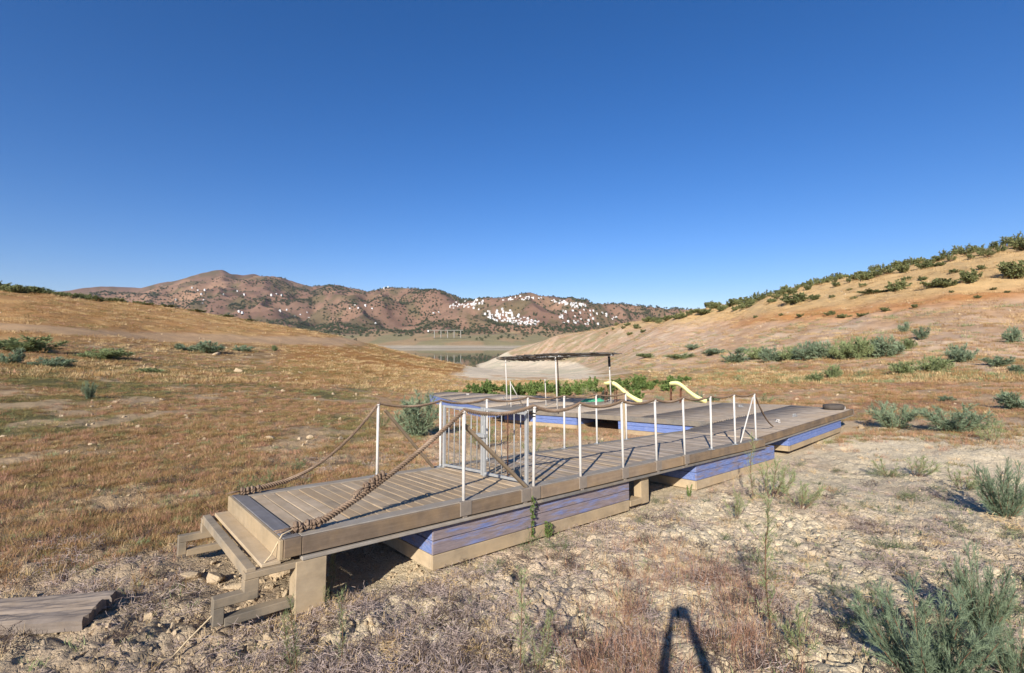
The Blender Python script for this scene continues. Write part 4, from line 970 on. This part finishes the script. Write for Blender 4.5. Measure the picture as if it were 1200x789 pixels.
# --- rocks one can tell apart
def rock_mesh(seed, sub=2, rough=.3):
    r = np.random.default_rng(seed); bm = bmesh.new(); bmesh.ops.create_icosphere(bm, subdivisions=sub, radius=.5)
    pl = r.normal(size=(16, 3)); pl /= np.linalg.norm(pl, axis=1)[:, None]; off = r.uniform(.2, .4, 16)
    for v in bm.verts:
        p = np.array(v.co)
        for a, o_ in zip(pl, off):
            dd = p@a-o_
            if dd > 0: p = p-a*dd*.9
        p = p*(1+r.normal()*rough*.12); v.co = Vector(p*np.array([1.25, .9, .7]))
    me = bpy.data.meshes.new('rock'); bm.to_mesh(me); bm.free(); return me
M['rock'] = simple('pale_clay_rock', lin((186, 164, 132)), .97, .25, 12, .02)
rm = [rock_mesh(i, 3) for i in range(4)]
for q in rm: q.materials.append(M['rock'])
for i, (x, y, wpx, lb_) in enumerate([(318,516,11,'pale round stone alone in the left field above the slanting rope'),(280,438,11,'biggest pale boulder in the left field, below the track'),(352,440,6,'small stone right of the big boulder in the left field'),(228,413,13,'flat pale stones under the track, left of a green bush'),(253,418,10,'flat pale stone right of the other flat stones by the track'),
        (252,684,26,'largest clay lump lying left of the stepped bracket'),(272,692,22,'clay lump touching the stepped bracket'),(226,682,24,'clay lump left of the largest one beside the bracket'),(250,662,10,'small pale stone inside the angle of the stepped bracket'),(330,672,26,'long clay lump seen through the bracket opening'),(1065,452,4,'tiny white stone on the orange flat at the right')]):
    X_, Y_ = hit(x, y-2); o = bpy.data.objects.new('rock', rm[i % 4]); COL.objects.link(o); k = wpx/F*Y_*1.05
    o.location = (X_, Y_, ground1(X_, Y_)+k*.16); o.scale = (k*1.1, k, k*.75); o.rotation_euler = (rnd.uniform(-.3, .3), rnd.uniform(-.3, .3), rnd.uniform(0, 6)); tag(o, lb_, 'rock')

# ------------------------------------------------------------------ uncountable ground cover: points carrying instances
def gn_scatter(name, label, pts, scl, kind, protos, tilt=.12):
    nP = len(pts)
    me = bpy.data.meshes.new(name); me.vertices.add(nP); me.vertices.foreach_set('co', np.asarray(pts, np.float32).ravel())
    rot = np.stack([RG.normal(0, tilt, nP), RG.normal(0, tilt, nP), RG.uniform(0, 6.28, nP)], 1).astype(np.float32)
    a = me.attributes.new('rot', 'FLOAT_VECTOR', 'POINT'); a.data.foreach_set('vector', rot.ravel())
    a = me.attributes.new('scl', 'FLOAT', 'POINT'); a.data.foreach_set('value', np.asarray(scl, np.float32))
    a = me.attributes.new('knd', 'INT', 'POINT'); a.data.foreach_set('value', np.asarray(kind, np.int32))
    o = link(name, me); tag(o, label, None, None, 'stuff'); o['category'] = 'ground cover'
    c = bpy.data.collections.new(name+'_pieces')
    for i, p in enumerate(protos):
        q = bpy.data.objects.new('%s_piece_%02d' % (name, i), p); c.objects.link(q)
    g = bpy.data.node_groups.new(name, 'GeometryNodeTree')
    g.interface.new_socket('Geometry', in_out='INPUT', socket_type='NodeSocketGeometry'); g.interface.new_socket('Geometry', in_out='OUTPUT', socket_type='NodeSocketGeometry')
    i_ = g.nodes.new('NodeGroupInput'); o_ = g.nodes.new('NodeGroupOutput'); ip = g.nodes.new('GeometryNodeInstanceOnPoints'); ci = g.nodes.new('GeometryNodeCollectionInfo')
    ci.inputs['Collection'].default_value = c; ci.inputs['Separate Children'].default_value = True; ci.inputs['Reset Children'].default_value = True
    def na(nm, ty): q = g.nodes.new('GeometryNodeInputNamedAttribute'); q.data_type = ty; q.inputs['Name'].default_value = nm; return [s__ for s__ in q.outputs if s__.enabled and s__.name == 'Attribute'][0]
    L_ = g.links.new; L_(i_.outputs[0], ip.inputs['Points']); L_(ci.outputs[0], ip.inputs['Instance']); ip.inputs['Pick Instance'].default_value = True
    L_(na('knd', 'INT'), ip.inputs['Instance Index']); L_(na('rot', 'FLOAT_VECTOR'), ip.inputs['Rotation']); L_(na('scl', 'FLOAT'), ip.inputs['Scale']); L_(ip.outputs[0], o_.inputs[0])
    md = o.modifiers.new('scatter', 'NODES'); md.node_group = g
    return o
def tuft(seed, blades, h, rad, wdt, lean, mat, seg=2, flatlen=False):
    r = np.random.default_rng(seed); V = []; Fc = []
    for _ in range(blades):
        a = r.uniform(0, 6.28); rr2 = rad*math.sqrt(r.uniform()); p = np.array([rr2*math.cos(a), rr2*math.sin(a), -.01]); L = h*r.uniform(.5, 1.15)
        a2 = a+r.normal()*.9; le = lean*r.uniform(.2, 1.3); d = np.array([math.cos(a2)*math.sin(le), math.sin(a2)*math.sin(le), math.cos(le)])
        sd_ = np.array([-math.sin(a2+r.normal()), math.cos(a2), 0])*wdt*r.uniform(.6, 1.3); b_ = len(V)
        for k in range(seg+1):
            w_ = (1-k/(seg+.35)); V += [p-sd_*w_, p+sd_*w_]
            d = d+np.array([math.cos(a2), math.sin(a2), -.25])*.16*lean+r.normal(size=3)*.12; d /= np.linalg.norm(d); p = p+d*L/seg
        for k in range(seg): q = b_+2*k; Fc.append((q, q+1, q+3, q+2))
    me = mesh_np('tuft', np.array(V), Fc); me.materials.append(M[mat]); return me
def twigs_(seed, n_, rad, h, wdt, mat):       # low tangled scrub
    r = np.random.default_rng(seed); V = []; Fc = []
    for _ in range(n_):
        a = r.uniform(0, 6.28); q = rad*math.sqrt(r.uniform()); p = np.array([q*math.cos(a), q*math.sin(a), h*r.uniform(0, .5)]); d = r.normal(size=3); d[2] = abs(d[2])*.5; d /= np.linalg.norm(d)
        for k in range(2):
            L = h*r.uniform(.3, .8); e = p+d*L; s_ = np.cross(d, r.normal(size=3)); s_ = s_/np.linalg.norm(s_)*wdt; b_ = len(V); V += [p-s_, p+s_, e+s_*.5, e-s_*.5]; Fc.append((b_, b_+1, b_+2, b_+3))
            p = e; d = d+r.normal(size=3)*.7; d /= np.linalg.norm(d)
    me = mesh_np('tuft', np.array(V), Fc); me.materials.append(M[mat]); return me
SMALL = [tuft(1, 16, .13, .05, .0016, .55, 'straw'), tuft(2, 14, .12, .06, .0012, .45, 'redweed'), tuft(3, 18, .12, .06, .0016, .6, 'orange'),
         twigs_(4, 46, .12, .07, .0018, 'purple'), tuft(5, 16, .10, .06, .0022, .6, 'olive'), tuft(6, 16, .17, .09, .0011, .4, 'redweed'), tuft(7, 10, .07, .04, .003, .8, 'tamg'), twigs_(8, 40, .10, .06, .0016, 'straw'), tuft(9, 26, .09, .03, .004, .9, 'weedgreen'), twigs_(10, 60, .11, .10, .002, 'weedgreen'), twigs_(11, 55, .10, .08, .0022, 'shadow_twig')]
MID = [tuft(11, 50, .16, .28, .005, .55, 'straw'), tuft(12, 50, .20, .28, .005, .4, 'redweed'), tuft(13, 60, .20, .30, .005, .55, 'orange'),
       tuft(14, 46, .16, .26, .0055, .6, 'olive'), tuft(15, 60, .15, .32, .005, .6, 'orange'), tuft(16, 40, .20, .22, .006, .6, 'tamg'), tuft(17, 110, .17, .30, .007, .9, 'olive'), tuft(18, 110, .16, .32, .007, .9, 'brown'), tuft(19, 90, .15, .26, .007, .9, 'tamg')]
FAR = [tuft(21, 70, .38, 1.0, .02, .6, 'straw'), tuft(22, 70, .38, 1.0, .02, .6, 'orange'), tuft(23, 60, .36, .9, .022, .6, 'olive'), tuft(24, 60, .45, .8, .024, .7, 'tamg'), tuft(25, 60, .32, 1.0, .018, .6, 'redweed')]
def sample(nP, r0, r1, lim=50):
    a = RG.uniform(-math.radians(lim), math.radians(lim), nP); r = np.exp(RG.uniform(math.log(r0), math.log(r1), nP)); X = r*np.sin(a); Y = r*np.cos(a)
    Z = macro(X, Y); px, py = to_px(X, Y, Z); s_, t_ = st(X, Y)
    dock = ((s_ > -2.5) & (s_ < 9) & (t_ > -.05) & (t_ < 2.1)) | ((s_ > 8) & (s_ < 16.8) & (t_ > 0) & (t_ < np.where(s_ > 10, 12, 2.2))) | ((s_ > 10.5+.33*(t_-13)) & (s_ < 16) & (t_ > 11) & (t_ < 25))
    return X, Y, Z, px, py, ~dock & (Y > 1.0)
def place(X, Y, Z, ok): X = X[ok]; Y = Y[ok]; return np.stack([X, Y, Z[ok]+micro(X, Y, Z[ok])], 1)
# near cover, 1.8 - 9 m
X, Y, Z, px, py, ok = sample(42000, 1.9, 13)
d1_ = fbm(X, Y, .8, 3, 201); d2_ = fbm(X, Y, .6, 3, 202); d3_ = fbm(X, Y, 1.5, 3, 203); u_ = RG.uniform(0, 1, len(X)); v_ = RG.uniform(0, 1, len(X))
redz = np.exp(-((px-770+(py-700)*.2)/110)**2)*sst(600, 660, py)+.8*np.exp(-((px-880)/60)**2)*sst(660, 720, py)+.5*np.exp(-((px-1000)/200)**2)*(1-sst(560, 620, py))*0
purz = np.exp(-((px-430)/150)**2)*sst(640, 690, py)+.55*sst(.5, .6, d1_)*sst(560, 640, px)*sst(540, 600, py)*(1-sst(720, 760, py))+.5*np.exp(-((px-720)/80)**2-((py-620)/25)**2)
leftz = (1-sst(330, 430, px))*(1-sst(640, 720, py+(d3_-.5)*120))
kind = np.where(v_ < .3, 6, np.where(v_ < .6, 3, 0)); pr = np.full(len(X), .07)
pr = np.maximum(pr, redz*.85*(.25+sst(.42, .6, d2_))); kind = np.where(redz*v_ > .16, np.where(u_ < .38, 5, np.where(u_ < .62, 1, np.where(u_ < .8, 3, 0))), kind)
pz = purz*(.3+sst(.45, .55, d2_)); pr = np.maximum(pr, pz*.34); kind = np.where((purz*RG.uniform(0, 1, len(X)) > .22) & (redz < .5), np.where(u_ < .8, 3, 7), kind)
pr = np.maximum(pr, leftz*(.25+.6*sst(.42, .55, d1_))); kind = np.where(leftz*v_ > .3, np.where(u_ < .45, 2, np.where(u_ < .75, 1, np.where(u_ < .9, 0, 4))), kind)
rt = sst(820, 900, px)*sst(.52, .6, d1_)*.24; pr = np.maximum(pr, rt); kind = np.where((rt > .1) & (v_ < .6), np.where(u_ < .3, 6, np.where(u_ < .38, 8, np.where(u_ < .5, 9, np.where(u_ < .75, 3, 7)))), kind); kind = np.where((px > 560) & (py < 700) & (redz < .4) & (v_ > .87), np.where(u_ < .5, 8, 9), kind)
q_ = RG.uniform(0, 1, len(X)); kind = np.where(q_ < .08, 10, kind); pr = np.maximum(pr, .06*sst(.5, .6, d2_)); pr = pr*(1-.3*sst(560, 640, px))
ok = ok & (RG.uniform(0, 1, len(X)) < pr)
gn_scatter('dry_ground_cover', 'dry stalks, straw and grey twigs covering the cracked clay in the foreground', place(X, Y, Z, ok), (.6+.8*RG.uniform(0, 1, len(X)))[ok]*(.8+.03*np.hypot(X, Y))[ok], kind[ok], SMALL)
# field, 8 - 60 m
X, Y, Z, px, py, ok = sample(85000, 7, 75)
d1_ = fbm(X, Y, 1.6, 3, 211); d2_ = fbm(X, Y, 5, 3, 212); u_ = RG.uniform(0, 1, len(X)); bare = sst(.58, .72, fbm(X, Y, 2.6, 4, 130))
left = 1-sst(430, 540, px+(d2_-.5)*80); right = sst(800, 860, px)*(1-sst(480, 540, py+(d2_-.5)*40)); mid_ = (1-left)*(1-right)*(py < 520)
pr = left*(.25+.75*sst(.38, .5, d1_))*(1-bare*.9)+right*(.15+.8*sst(.44, .56, d1_))+mid_*.35*(.3+sst(.45, .6, d1_)); pr = np.clip(pr, .03, 1)*(1-.8*sst(560, 640, px)*sst(520, 560, py))
road = sst(6, 3, np.abs(py-np.interp(px, [0, 100, 200, 300, 420], [384, 390, 396, 398, 401])))*(px < 430)
olv = sst(.42, .54, fbm(X, Y, 4.5, 4, 102))*left*sst(410, 440, py)*(1-sst(510, 560, py))
kind = np.where(u_ < .28, 2, np.where(u_ < .42, 4, np.where(u_ < .7, 1, np.where(u_ < .9, 3, 0)))); kind = np.where(RG.uniform(0, 1, len(X)) < olv*.8, 3, kind)
kind = np.where((mid_ > .5) & (u_ < .2), 5, kind); w_ = RG.uniform(0, 1, len(X)); kind = np.where(w_ < .17, np.where(w_ < .07, 7, np.where(w_ < .13, 6, 8)), kind)
ok = ok & (RG.uniform(0, 1, len(X)) < pr*(1-road))
gn_scatter('dry_field_grass', 'orange and olive dry grass covering the old lake bed', place(X, Y, Z, ok), (.5+.7*RG.uniform(0, 1, len(X)))[ok]*np.interp(np.hypot(X, Y), [7, 20, 75], [.4, .62, 1.2])[ok], kind[ok], MID)
# hills
X, Y, Z, px, py, ok = sample(34000, 40, 420)
u_ = RG.uniform(0, 1, len(X)); d1_ = fbm(X, Y, 14, 3, 221); sand = sst(520, 560, px+(py-430))*(1-sst(690, 740, px-(py-430)*4))*(py < 447)
lh = (px < 560); rh = (px > 640)
pr = np.where(lh, .6*sst(.35, .5, d1_)+.2, .25+.6*sst(.46, .58, d1_)); up = np.interp(px, [700, 900, 1200], [386, 372, 338]); pr = np.where(rh & (py < up+6), .75, pr)
pr = pr*(1-sand)*(1-sst(6, 3, np.abs(py-np.interp(px, [0, 100, 200, 300, 420], [384, 390, 396, 398, 401])))*(px < 430))
kind = np.where(u_ < .35, 0, np.where(u_ < .86, 1, np.where(u_ < .95, 4, 2))); kind = np.where(rh & (py < up), np.where(u_ < .75, 0, 1), kind)
kind = np.where(rh & (py > up+10) & (u_ > .8), 3, kind)
kind = np.where(rh & (py > up+10) & (u_ < .3), 0, kind)
kind = np.where(lh & (RG.uniform(0, 1, len(X)) < .12), 2, kind)
ok = ok & (RG.uniform(0, 1, len(X)) < pr)
gn_scatter('hillside_grass', 'dry yellow and orange grass on the two low hills', place(X, Y, Z, ok), (.4+.7*RG.uniform(0, 1, len(X)))[ok]*np.interp(np.hypot(X, Y), [45, 150, 420], [.7, 1.3, 2.2])[ok], kind[ok], FAR)
# clods and pebbles
ck = [rock_mesh(40+i, 2, .9) for i in range(6)]
for q in ck: q.materials.append(M['rock'])
X, Y, Z, px, py, ok = sample(26000, 1.9, 16)
rub = np.exp(-(((X+2.3)/1.0)**2+((Y-4.35)/.8)**2)); u_ = RG.uniform(0, 1, len(X)); d1_ = fbm(X, Y, .7, 3, 231)
s_, t_ = st(X, Y); under = (s_ > -2.3) & (s_ < -.3) & (t_ > -.5) & (t_ < 2.2)
pr = .10+.35*rub+.25*sst(.5, .6, d1_)+.3*under
ok = (ok | under) & (u_ < pr) & (Y > 1); sz = (.012+.035*RG.uniform(0, 1, len(X))**3+.10*rub*RG.uniform(0, 1, len(X))**4)*(.7+.05*np.hypot(X, Y))
gn_scatter('clay_clods', 'loose pale clay clods and pebbles strewn over the ground', place(X, Y, Z, ok), sz[ok]*1.6, RG.integers(0, 6, ok.sum()), ck, 1.5)

X, Y, Z, px, py, ok = sample(16000, 14, 200)
yr_ = np.interp(px, [0, 100, 200, 300, 420], [384, 390, 396, 398, 401]); d1_ = fbm(X, Y, 6, 4, 141)
pr = .10+.7*sst(.5, .62, d1_)*(px > 700)*(py < 440)+.5*sst(.52, .6, fbm(X, Y, 5, 3, 242))*(px < 330)*(np.abs(py-410) < 14)
ok = ok & (RG.uniform(0, 1, len(X)) < pr); ok &= ~((px > 520) & (px < 700) & (py < 445))
gn_scatter('scattered_stones', 'pale stones littering the hill slopes and flats', place(X, Y, Z, ok), (.05+.22*RG.uniform(0, 1, ok.sum())**4)*np.interp(np.hypot(X, Y), [14, 60, 200], [1, 1.8, 3])[ok], RG.integers(0, 6, ok.sum()), ck, 1.5)
# ================================================================== far hills: trees, village, bridge
def blob(seed):
    r = np.random.default_rng(seed); V = []
    for _ in range(46):
        p = r.normal(size=3); p /= np.linalg.norm(p); p = p*np.array([.55, .55, .42])*r.uniform(.6, 1)+[0, 0, .45]; a = r.normal(size=3)*.17; b_ = r.normal(size=3)*.17; V += [p, p+a, p+a+b_, p+b_]
    me = mesh_np('tree_clump', np.array(V), np.arange(len(V)).reshape(-1, 4)); me.materials.append(M['fartree']); return me
M['fartree'] = leaf_mat('far_tree_leaves', lin((62, 70, 50)), lin((92, 96, 66)), .1)
bl = [blob(i) for i in range(4)]
Nn = 110000; a = RG.uniform(-.8, .42, Nn); r = np.sqrt(RG.uniform(1500**2, 4300**2, Nn)); X = r*np.sin(a); Y = r*np.cos(a); Z = macro(X, Y); px, py = to_px(X, Y, Z)
den = sst(.46, .62, fbm(X, Y, 330, 4, 301))*.8+.10+.7*np.exp(-((px-370)/45)**2-((py-386)/7)**2)+.8*sst(540, 570, px)*np.exp(-((py-385.5)/2.6)**2)+.35*sst(640, 680, px)*(Y > 2000)
den *= (1-.93*sst(389, 392, py))*(py < 404)*(py > 300)*(1-.9*sst(2, 3, (np.abs(px-290)/40)**2*0+sst(330, 322, py)*3))
okk = RG.uniform(0, 1, Nn) < np.clip(den, 0, 1)*.5
gn_scatter('far_trees', 'dark trees dotted over the distant mountainside', np.stack([X, Y, Z], 1)[okk], RG.uniform(5, 10, okk.sum()), RG.integers(0, 4, okk.sum()), bl, .05)
M['concrete'] = simple('pale_concrete', lin((160, 154, 142)), .9, .1, .2); M['wall'] = simple('whitewash', (.72, .71, .68), .85, .04, .2); M['roof'] = simple('roof_tiles', lin((150, 110, 84)), .9, .2, .3); M['win'] = simple('dark_window', (.03, .03, .035), .4, .1)
def house_mesh(i):
    r = random.Random(i); L = r.uniform(6.5, 11); w_ = r.uniform(5, 7); h = r.choice((3.5, 5.5, 5.5, 7)); mb = MB()
    mb.box(-L/2, L/2, -w_/2, w_/2, -6, h, mi=0)
    if i % 3: 
        bm = mb.bm; e = .4; v = [bm.verts.new(q) for q in ((-L/2-e, -w_/2-e, h+.02), (L/2+e, -w_/2-e, h+.02), (L/2+e, w_/2+e, h+.02), (-L/2-e, w_/2+e, h+.02), (-L/2-e, 0, h+1.5), (L/2+e, 0, h+1.5))]
        for q, mi in (((0, 1, 5, 4), 1), ((2, 3, 4, 5), 1), ((0, 4, 3), 0), ((1, 2, 5), 0), ((3, 2, 1, 0), 0)): f = bm.faces.new([v[k] for k in q]); f.material_index = mi
    else: mb.box(-L/2, L/2, -w_/2, -w_/2+.3, h, h+.9); mb.box(-L/6, L/4, -w_/4, w_/3, h+.01, h+2.6)
    for k in range(3):
        for z in ([1.2] if h < 5 else [1.2, 4.2]): x = -L/3+L/3*k; mb.box(x-.5, x+.5, -w_/2-.05, -w_/2+.1, z, z+1.4, mi=2)
    me = mb.me('house'); [me.materials.append(M[q]) for q in ('wall', 'roof', 'win')]; return me
hm = [house_mesh(i) for i in range(7)]
# road, village clusters given by where they lie on the slope
clusters = [(96, [(562,366),(580,365),(600,367),(616,373),(638,378),(628,382),(600,381),(578,377)], 'white house in the dense lower village on the far hillside', 'houses of the dense lower village'),
            (46, [(523,362),(534,354),(550,352),(566,353),(566,357),(552,360),(562,364),(540,361)], 'white house in the upper left village cluster on the far ridge', 'houses of the upper left village'),
            (44, [(646,352),(662,354),(690,357),(684,363),(668,360),(650,356)], 'white house in the row climbing along the right ridge', 'houses along the right ridge'),
            (20, [(585,353),(600,349),(625,347),(640,351),(622,352),(600,353)], 'white house on the crown of the village hill', 'houses on the crown of the village hill'),
            (34, [(650,364),(700,364),(725,374),(700,382),(655,380)], 'white house scattered on the wooded slope right of the lower village', 'scattered houses on the wooded slope')]
def inpoly(x, y, P_):
    c = False
    for i in range(len(P_)):
        x1, y1 = P_[i]; x2, y2 = P_[i-1]
        if (y1 > y) != (y2 > y) and x < (x2-x1)*(y-y1)/(y2-y1)+x1: c = not c
    return c
def hits(xy):
    Y = np.linspace(1500, 4300, 260); out = []
    px_ = np.array([q[0] for q in xy])[:, None]; py_ = np.array([q[1] for q in xy])[:, None]
    X = (px_-600)/F*Y; g_ = macro(X, np.broadcast_to(Y, X.shape)); k = ((HOR-py_)/F*Y+CZ <= g_).argmax(1)
    for i, kk in enumerate(k): out.append((X[i, kk], Y[kk], g_[i, kk]))
    return out
for cnt, P_, lb_, gr in clusters:
    xy = []
    while len(xy) < cnt:
        q = (rnd.uniform(min(p[0] for p in P_), max(p[0] for p in P_)), rnd.uniform(min(p[1] for p in P_), max(p[1] for p in P_)))
        if inpoly(*q, P_): xy.append(q)
    for (x_, y_, z_) in hits(xy):
        if y_ < 1600: continue
        o = bpy.data.objects.new('house', hm[rnd.randrange(7)]); COL.objects.link(o); o.location = (x_, y_, z_); o.rotation_euler.z = rnd.uniform(-.5, .5); o.scale = (1, 1, 1); tag(o, lb_, 'house', gr)
lone = [(178,364),(182,361),(206,352),(232,341),(240,341),(236,346),(262,346),(278,342),(286,346),(318,347),(324,345),(330,348),(328,366),(336,364),(352,370),(360,368),(362,373),(345,372),(410,363),(416,358),(428,361),(436,364),(420,362),(455,338),(450,339),(508,368),(514,367),(237,356),(239,353),(440,380),(280,366),(284,368),(225,339),(190,336)]
for (x_, y_, z_) in hits(lone):
    o = bpy.data.objects.new('house', hm[rnd.randrange(7)]); COL.objects.link(o); o.location = (x_, y_, z_+1); o.rotation_euler.z = rnd.uniform(-.5, .5); tag(o, 'white farmhouse scattered on the distant mountainside left of the village', 'house', 'farmhouses on the mountainside')
# viaduct
Yv = 1640; xb0, _, _ = W(503, 388, Yv); xb1, _, _ = W(543, 388, Yv); zd = CZ+(HOR-387.2)/F*Yv
br = empty('viaduct', (0, 0, 0), label='white road viaduct on slim piers across the far arm of the lake', cat='bridge')
MB().box(xb0, xb1, Yv-5, Yv+5, zd-1.0, zd+.6, .2).build('deck', M['concrete'], br)
for k in range(5):
    x = xb0+(xb1-xb0)*(k+.8)/5.2
    MB().box(x-1.1, x+1.1, Yv-3.5, Yv+3.5, zd-26, zd-1.02, .2).build('pier', M['concrete'], br)
MB().box(xb0-5, xb0-.1, Yv-6, Yv+6, zd-6, zd+.5, .5).build('abutment', M['wall'], br)
# ================================================================== the photographer, standing behind the lens (only the shadow is in the picture)
M['skin'] = simple('skin', lin((206, 158, 130)), .6, .06, 10); M['shirt'] = simple('blue_cotton', lin((70, 84, 110)), .9, .1, 20); M['trousers'] = simple('beige_cotton', lin((150, 134, 108)), .9, .1, 20)
M['hair'] = simple('brown_hair', lin((66, 48, 36)), .8, .2, 40); M['shoe'] = simple('brown_leather', lin((88, 66, 48)), .7, .15, 20); M['eye'] = simple('eye', (.8, .8, .8), .2, .02)
PY = -.37; GZ = ground1(0, PY)-.01
per = empty('person', (0, PY, GZ), label='person in blue shirt and beige trousers holding a camera overhead, casting the shadow', cat='person')
def skinned(name, nodes, edges, mat, lv=2, parent=per):
    me = bpy.data.meshes.new(name); me.from_pydata([q[0] for q in nodes], edges, []); o = link(name, me, parent)
    sk = o.modifiers.new('skin', 'SKIN'); sk.use_smooth_shade = True; su = o.modifiers.new('sub', 'SUBSURF'); su.levels = lv; su.render_levels = lv
    for i, v in enumerate(me.skin_vertices[0].data): v.radius = nodes[i][1] if isinstance(nodes[i][1], tuple) else (nodes[i][1],)*2; v.use_root = (i == 0)
    me.materials.append(mat); return o
h0 = 0.0
B = [((0, 0, .92), (.15, .11)), ((0, 0, 1.05), (.14, .10)), ((0, .01, 1.2), (.155, .105)), ((0, 0, 1.34), (.15, .10)), ((0, 0, 1.42), (.07, .07)), ((0, .01, 1.49), .052), ((0, .02, 1.56), .05)]
E_ = [(i, i+1) for i in range(6)]
for sx in (-1, 1):
    b0 = len(B); B += [((sx*.12, 0, 1.40), .062), ((sx*.185, .02, 1.43), .052), ((sx*.165, .13, 1.60), .05), ((sx*.15, .23, 1.74), .045), ((sx*.105, .285, 1.88), .04), ((sx*.078, .315, 1.985), (.026, .021)), ((sx*.074, .322, 2.03), (.036, .018)), ((sx*.072, .318, 2.065), (.032, .016))]
    E_ += [(3, b0)]+[(b0+i, b0+i+1) for i in range(7)]
    b1 = len(B); B += [((sx*.10, 0, .86), .088), ((sx*.115, .01, .66), .075), ((sx*.12, .015, .47), .056), ((sx*.125, 0, .30), .054), ((sx*.13, -.02, .10), .037), ((sx*.135, .02, .045), .038), ((sx*.15, .15, .03), (.036, .025))]
    E_ += [(0, b1)]+[(b1+i, b1+i+1) for i in range(6)]
skinned('body', B, E_, M['skin'])
# fingers closing on the camera's sides
for sx in (-1, 1):
    for k, L in enumerate((.9, 1.0, .95, .8)):
        z = 2.085-.019*k; p = [((sx*.075, .318, z-.012), .0095), ((sx*.082, .345, z+.004), .009), ((sx*.072, .345+.022*L, z+.006), .0085), ((sx*.055, .345+.027*L, z+.004), .0075)]
        skinned('finger', p, [(0, 1), (1, 2), (2, 3)], M['skin'], 1)
    skinned('thumb', [((sx*.072, .305, 2.035), .012), ((sx*.062, .272, 2.05), .0105), ((sx*.045, .262, 2.064), .0085)], [(0, 1), (1, 2)], M['skin'], 1)
# head
bm = bmesh.new(); bmesh.ops.create_uvsphere(bm, u_segments=32, v_segments=24, radius=1)
for v in bm.verts:
    x, y, z = v.co; jaw = 1-.28*max(0, -z)**1.3; nose = .17*math.exp(-((x/.13)**2+((z+.12)/.20)**2)) if y > 0 else 0; eye_ = -.05*sum(math.exp(-(((x-q)/.16)**2+((z-.05)/.11)**2)) for q in (-.34, .34)) if y > 0 else 0
    mouth = .03*math.exp(-((x/.28)**2+((z+.48)/.06)**2)) if y > 0 else 0
    v.co = Vector((x*.076*jaw, (y*(1-.1*max(0, -z))+nose+eye_+mouth)*.094, z*.118))
for f in bm.faces: f.smooth = True
mb = MB(); mb.bm = bm; hd = mb.build('head', M['skin'], per); hd.location = (0, .035, 1.585)
for sx in (-1, 1):
    MB().tube([(sx*.072, -.012, -.035), (sx*.084, -.018, 0), (sx*.082, -.008, .03)], [.008, .014, .01], 8).build('ear', M['skin'], hd)
    bm = bmesh.new(); bmesh.ops.create_uvsphere(bm, u_segments=12, v_segments=8, radius=.0125); mb = MB(); mb.bm = bm; e = mb.build('eye', M['eye'], hd); e.location = (sx*.027, .079, .008)
bm = bmesh.new(); bmesh.ops.create_uvsphere(bm, u_segments=28, v_segments=18, radius=1)
bmesh.ops.delete(bm, geom=[v for v in bm.verts if v.co.z < -.35 or (v.co.y > .35 and v.co.z < .5)], context='VERTS')
for v in bm.verts: k = 1+.03*math.sin(v.co.x*40)*math.cos(v.co.y*31); v.co = Vector((v.co.x*.083*k, v.co.y*.102*k-.004, v.co.z*.125*k))
mb = MB(); mb.bm = bm; mb.build('hair', M['hair'], hd)
# clothes
SH = [((0, 0, .90), (.165, .125)), ((0, 0, 1.05), (.155, .115)), ((0, .01, 1.2), (.168, .118)), ((0, 0, 1.34), (.16, .11)), ((0, 0, 1.43), (.085, .08))]; E2 = [(0, 1), (1, 2), (2, 3), (3, 4)]
for sx in (-1, 1):
    b0 = len(SH); SH += [((sx*.12, 0, 1.40), .074), ((sx*.186, .02, 1.43), .066), ((sx*.168, .12, 1.585), .06)]; E2 += [(3, b0), (b0, b0+1), (b0+1, b0+2)]
skinned('shirt', SH, E2, M['shirt'])
TR = [((0, 0, .93), (.158, .12))]; E3 = []
for sx in (-1, 1):
    b1 = len(TR); TR += [((sx*.10, 0, .84), .10), ((sx*.116, .01, .64), .086), ((sx*.12, .01, .45), .07), ((sx*.128, -.01, .24), .064), ((sx*.13, -.015, .10), .06)]; E3 += [(0, b1)]+[(b1+i, b1+i+1) for i in range(4)]
skinned('trousers', TR, E3, M['trousers'])
for sx in (-1, 1): skinned('shoe', [((sx*.135, -.05, .05), .048), ((sx*.137, .02, .05), .05), ((sx*.148, .12, .04), (.05, .035)), ((sx*.152, .18, .035), (.042, .028))], [(0, 1), (1, 2), (2, 3)], M['shoe'], 2)
cb = empty('camera_body', (0, -.05, CZ-.045), label='black camera held overhead by the photographer', cat='camera')
MB().box(-.068, .068, -.045, .012, 0, .088, .008).build('camera_case', M['black'], cb)
MB().box(-.028, .028, -.04, .01, .089, .112, .006).build('viewfinder_hump', M['black'], cb)
MB().tube([(0, .0125, .045), (0, .043, .045)], [.034, .036], 24).build('lens_barrel', M['black'], cb)
MB().tube([(.045, -.015, .0885), (.045, -.015, .1)], .009, 12).build('dial', M['black'], cb)
# ================================================================== thin haze over the valley
hz = MB().box(-6500, 6500, -400, 8000, CZ-1500, 760)
m = bpy.data.materials.new('haze_air'); m.use_nodes = True; t = m.node_tree; t.nodes.clear(); pv = t.nodes.new('ShaderNodeVolumePrincipled'); pv.inputs['Density'].default_value = HAZE; pv.inputs['Color'].default_value = (.72, .84, 1, 1); pv.inputs['Anisotropy'].default_value = .2
t.links.new(pv.outputs[0], t.nodes.new('ShaderNodeOutputMaterial').inputs['Volume'])
if HAZE: tag(hz.build('haze', m), kind='stuff')
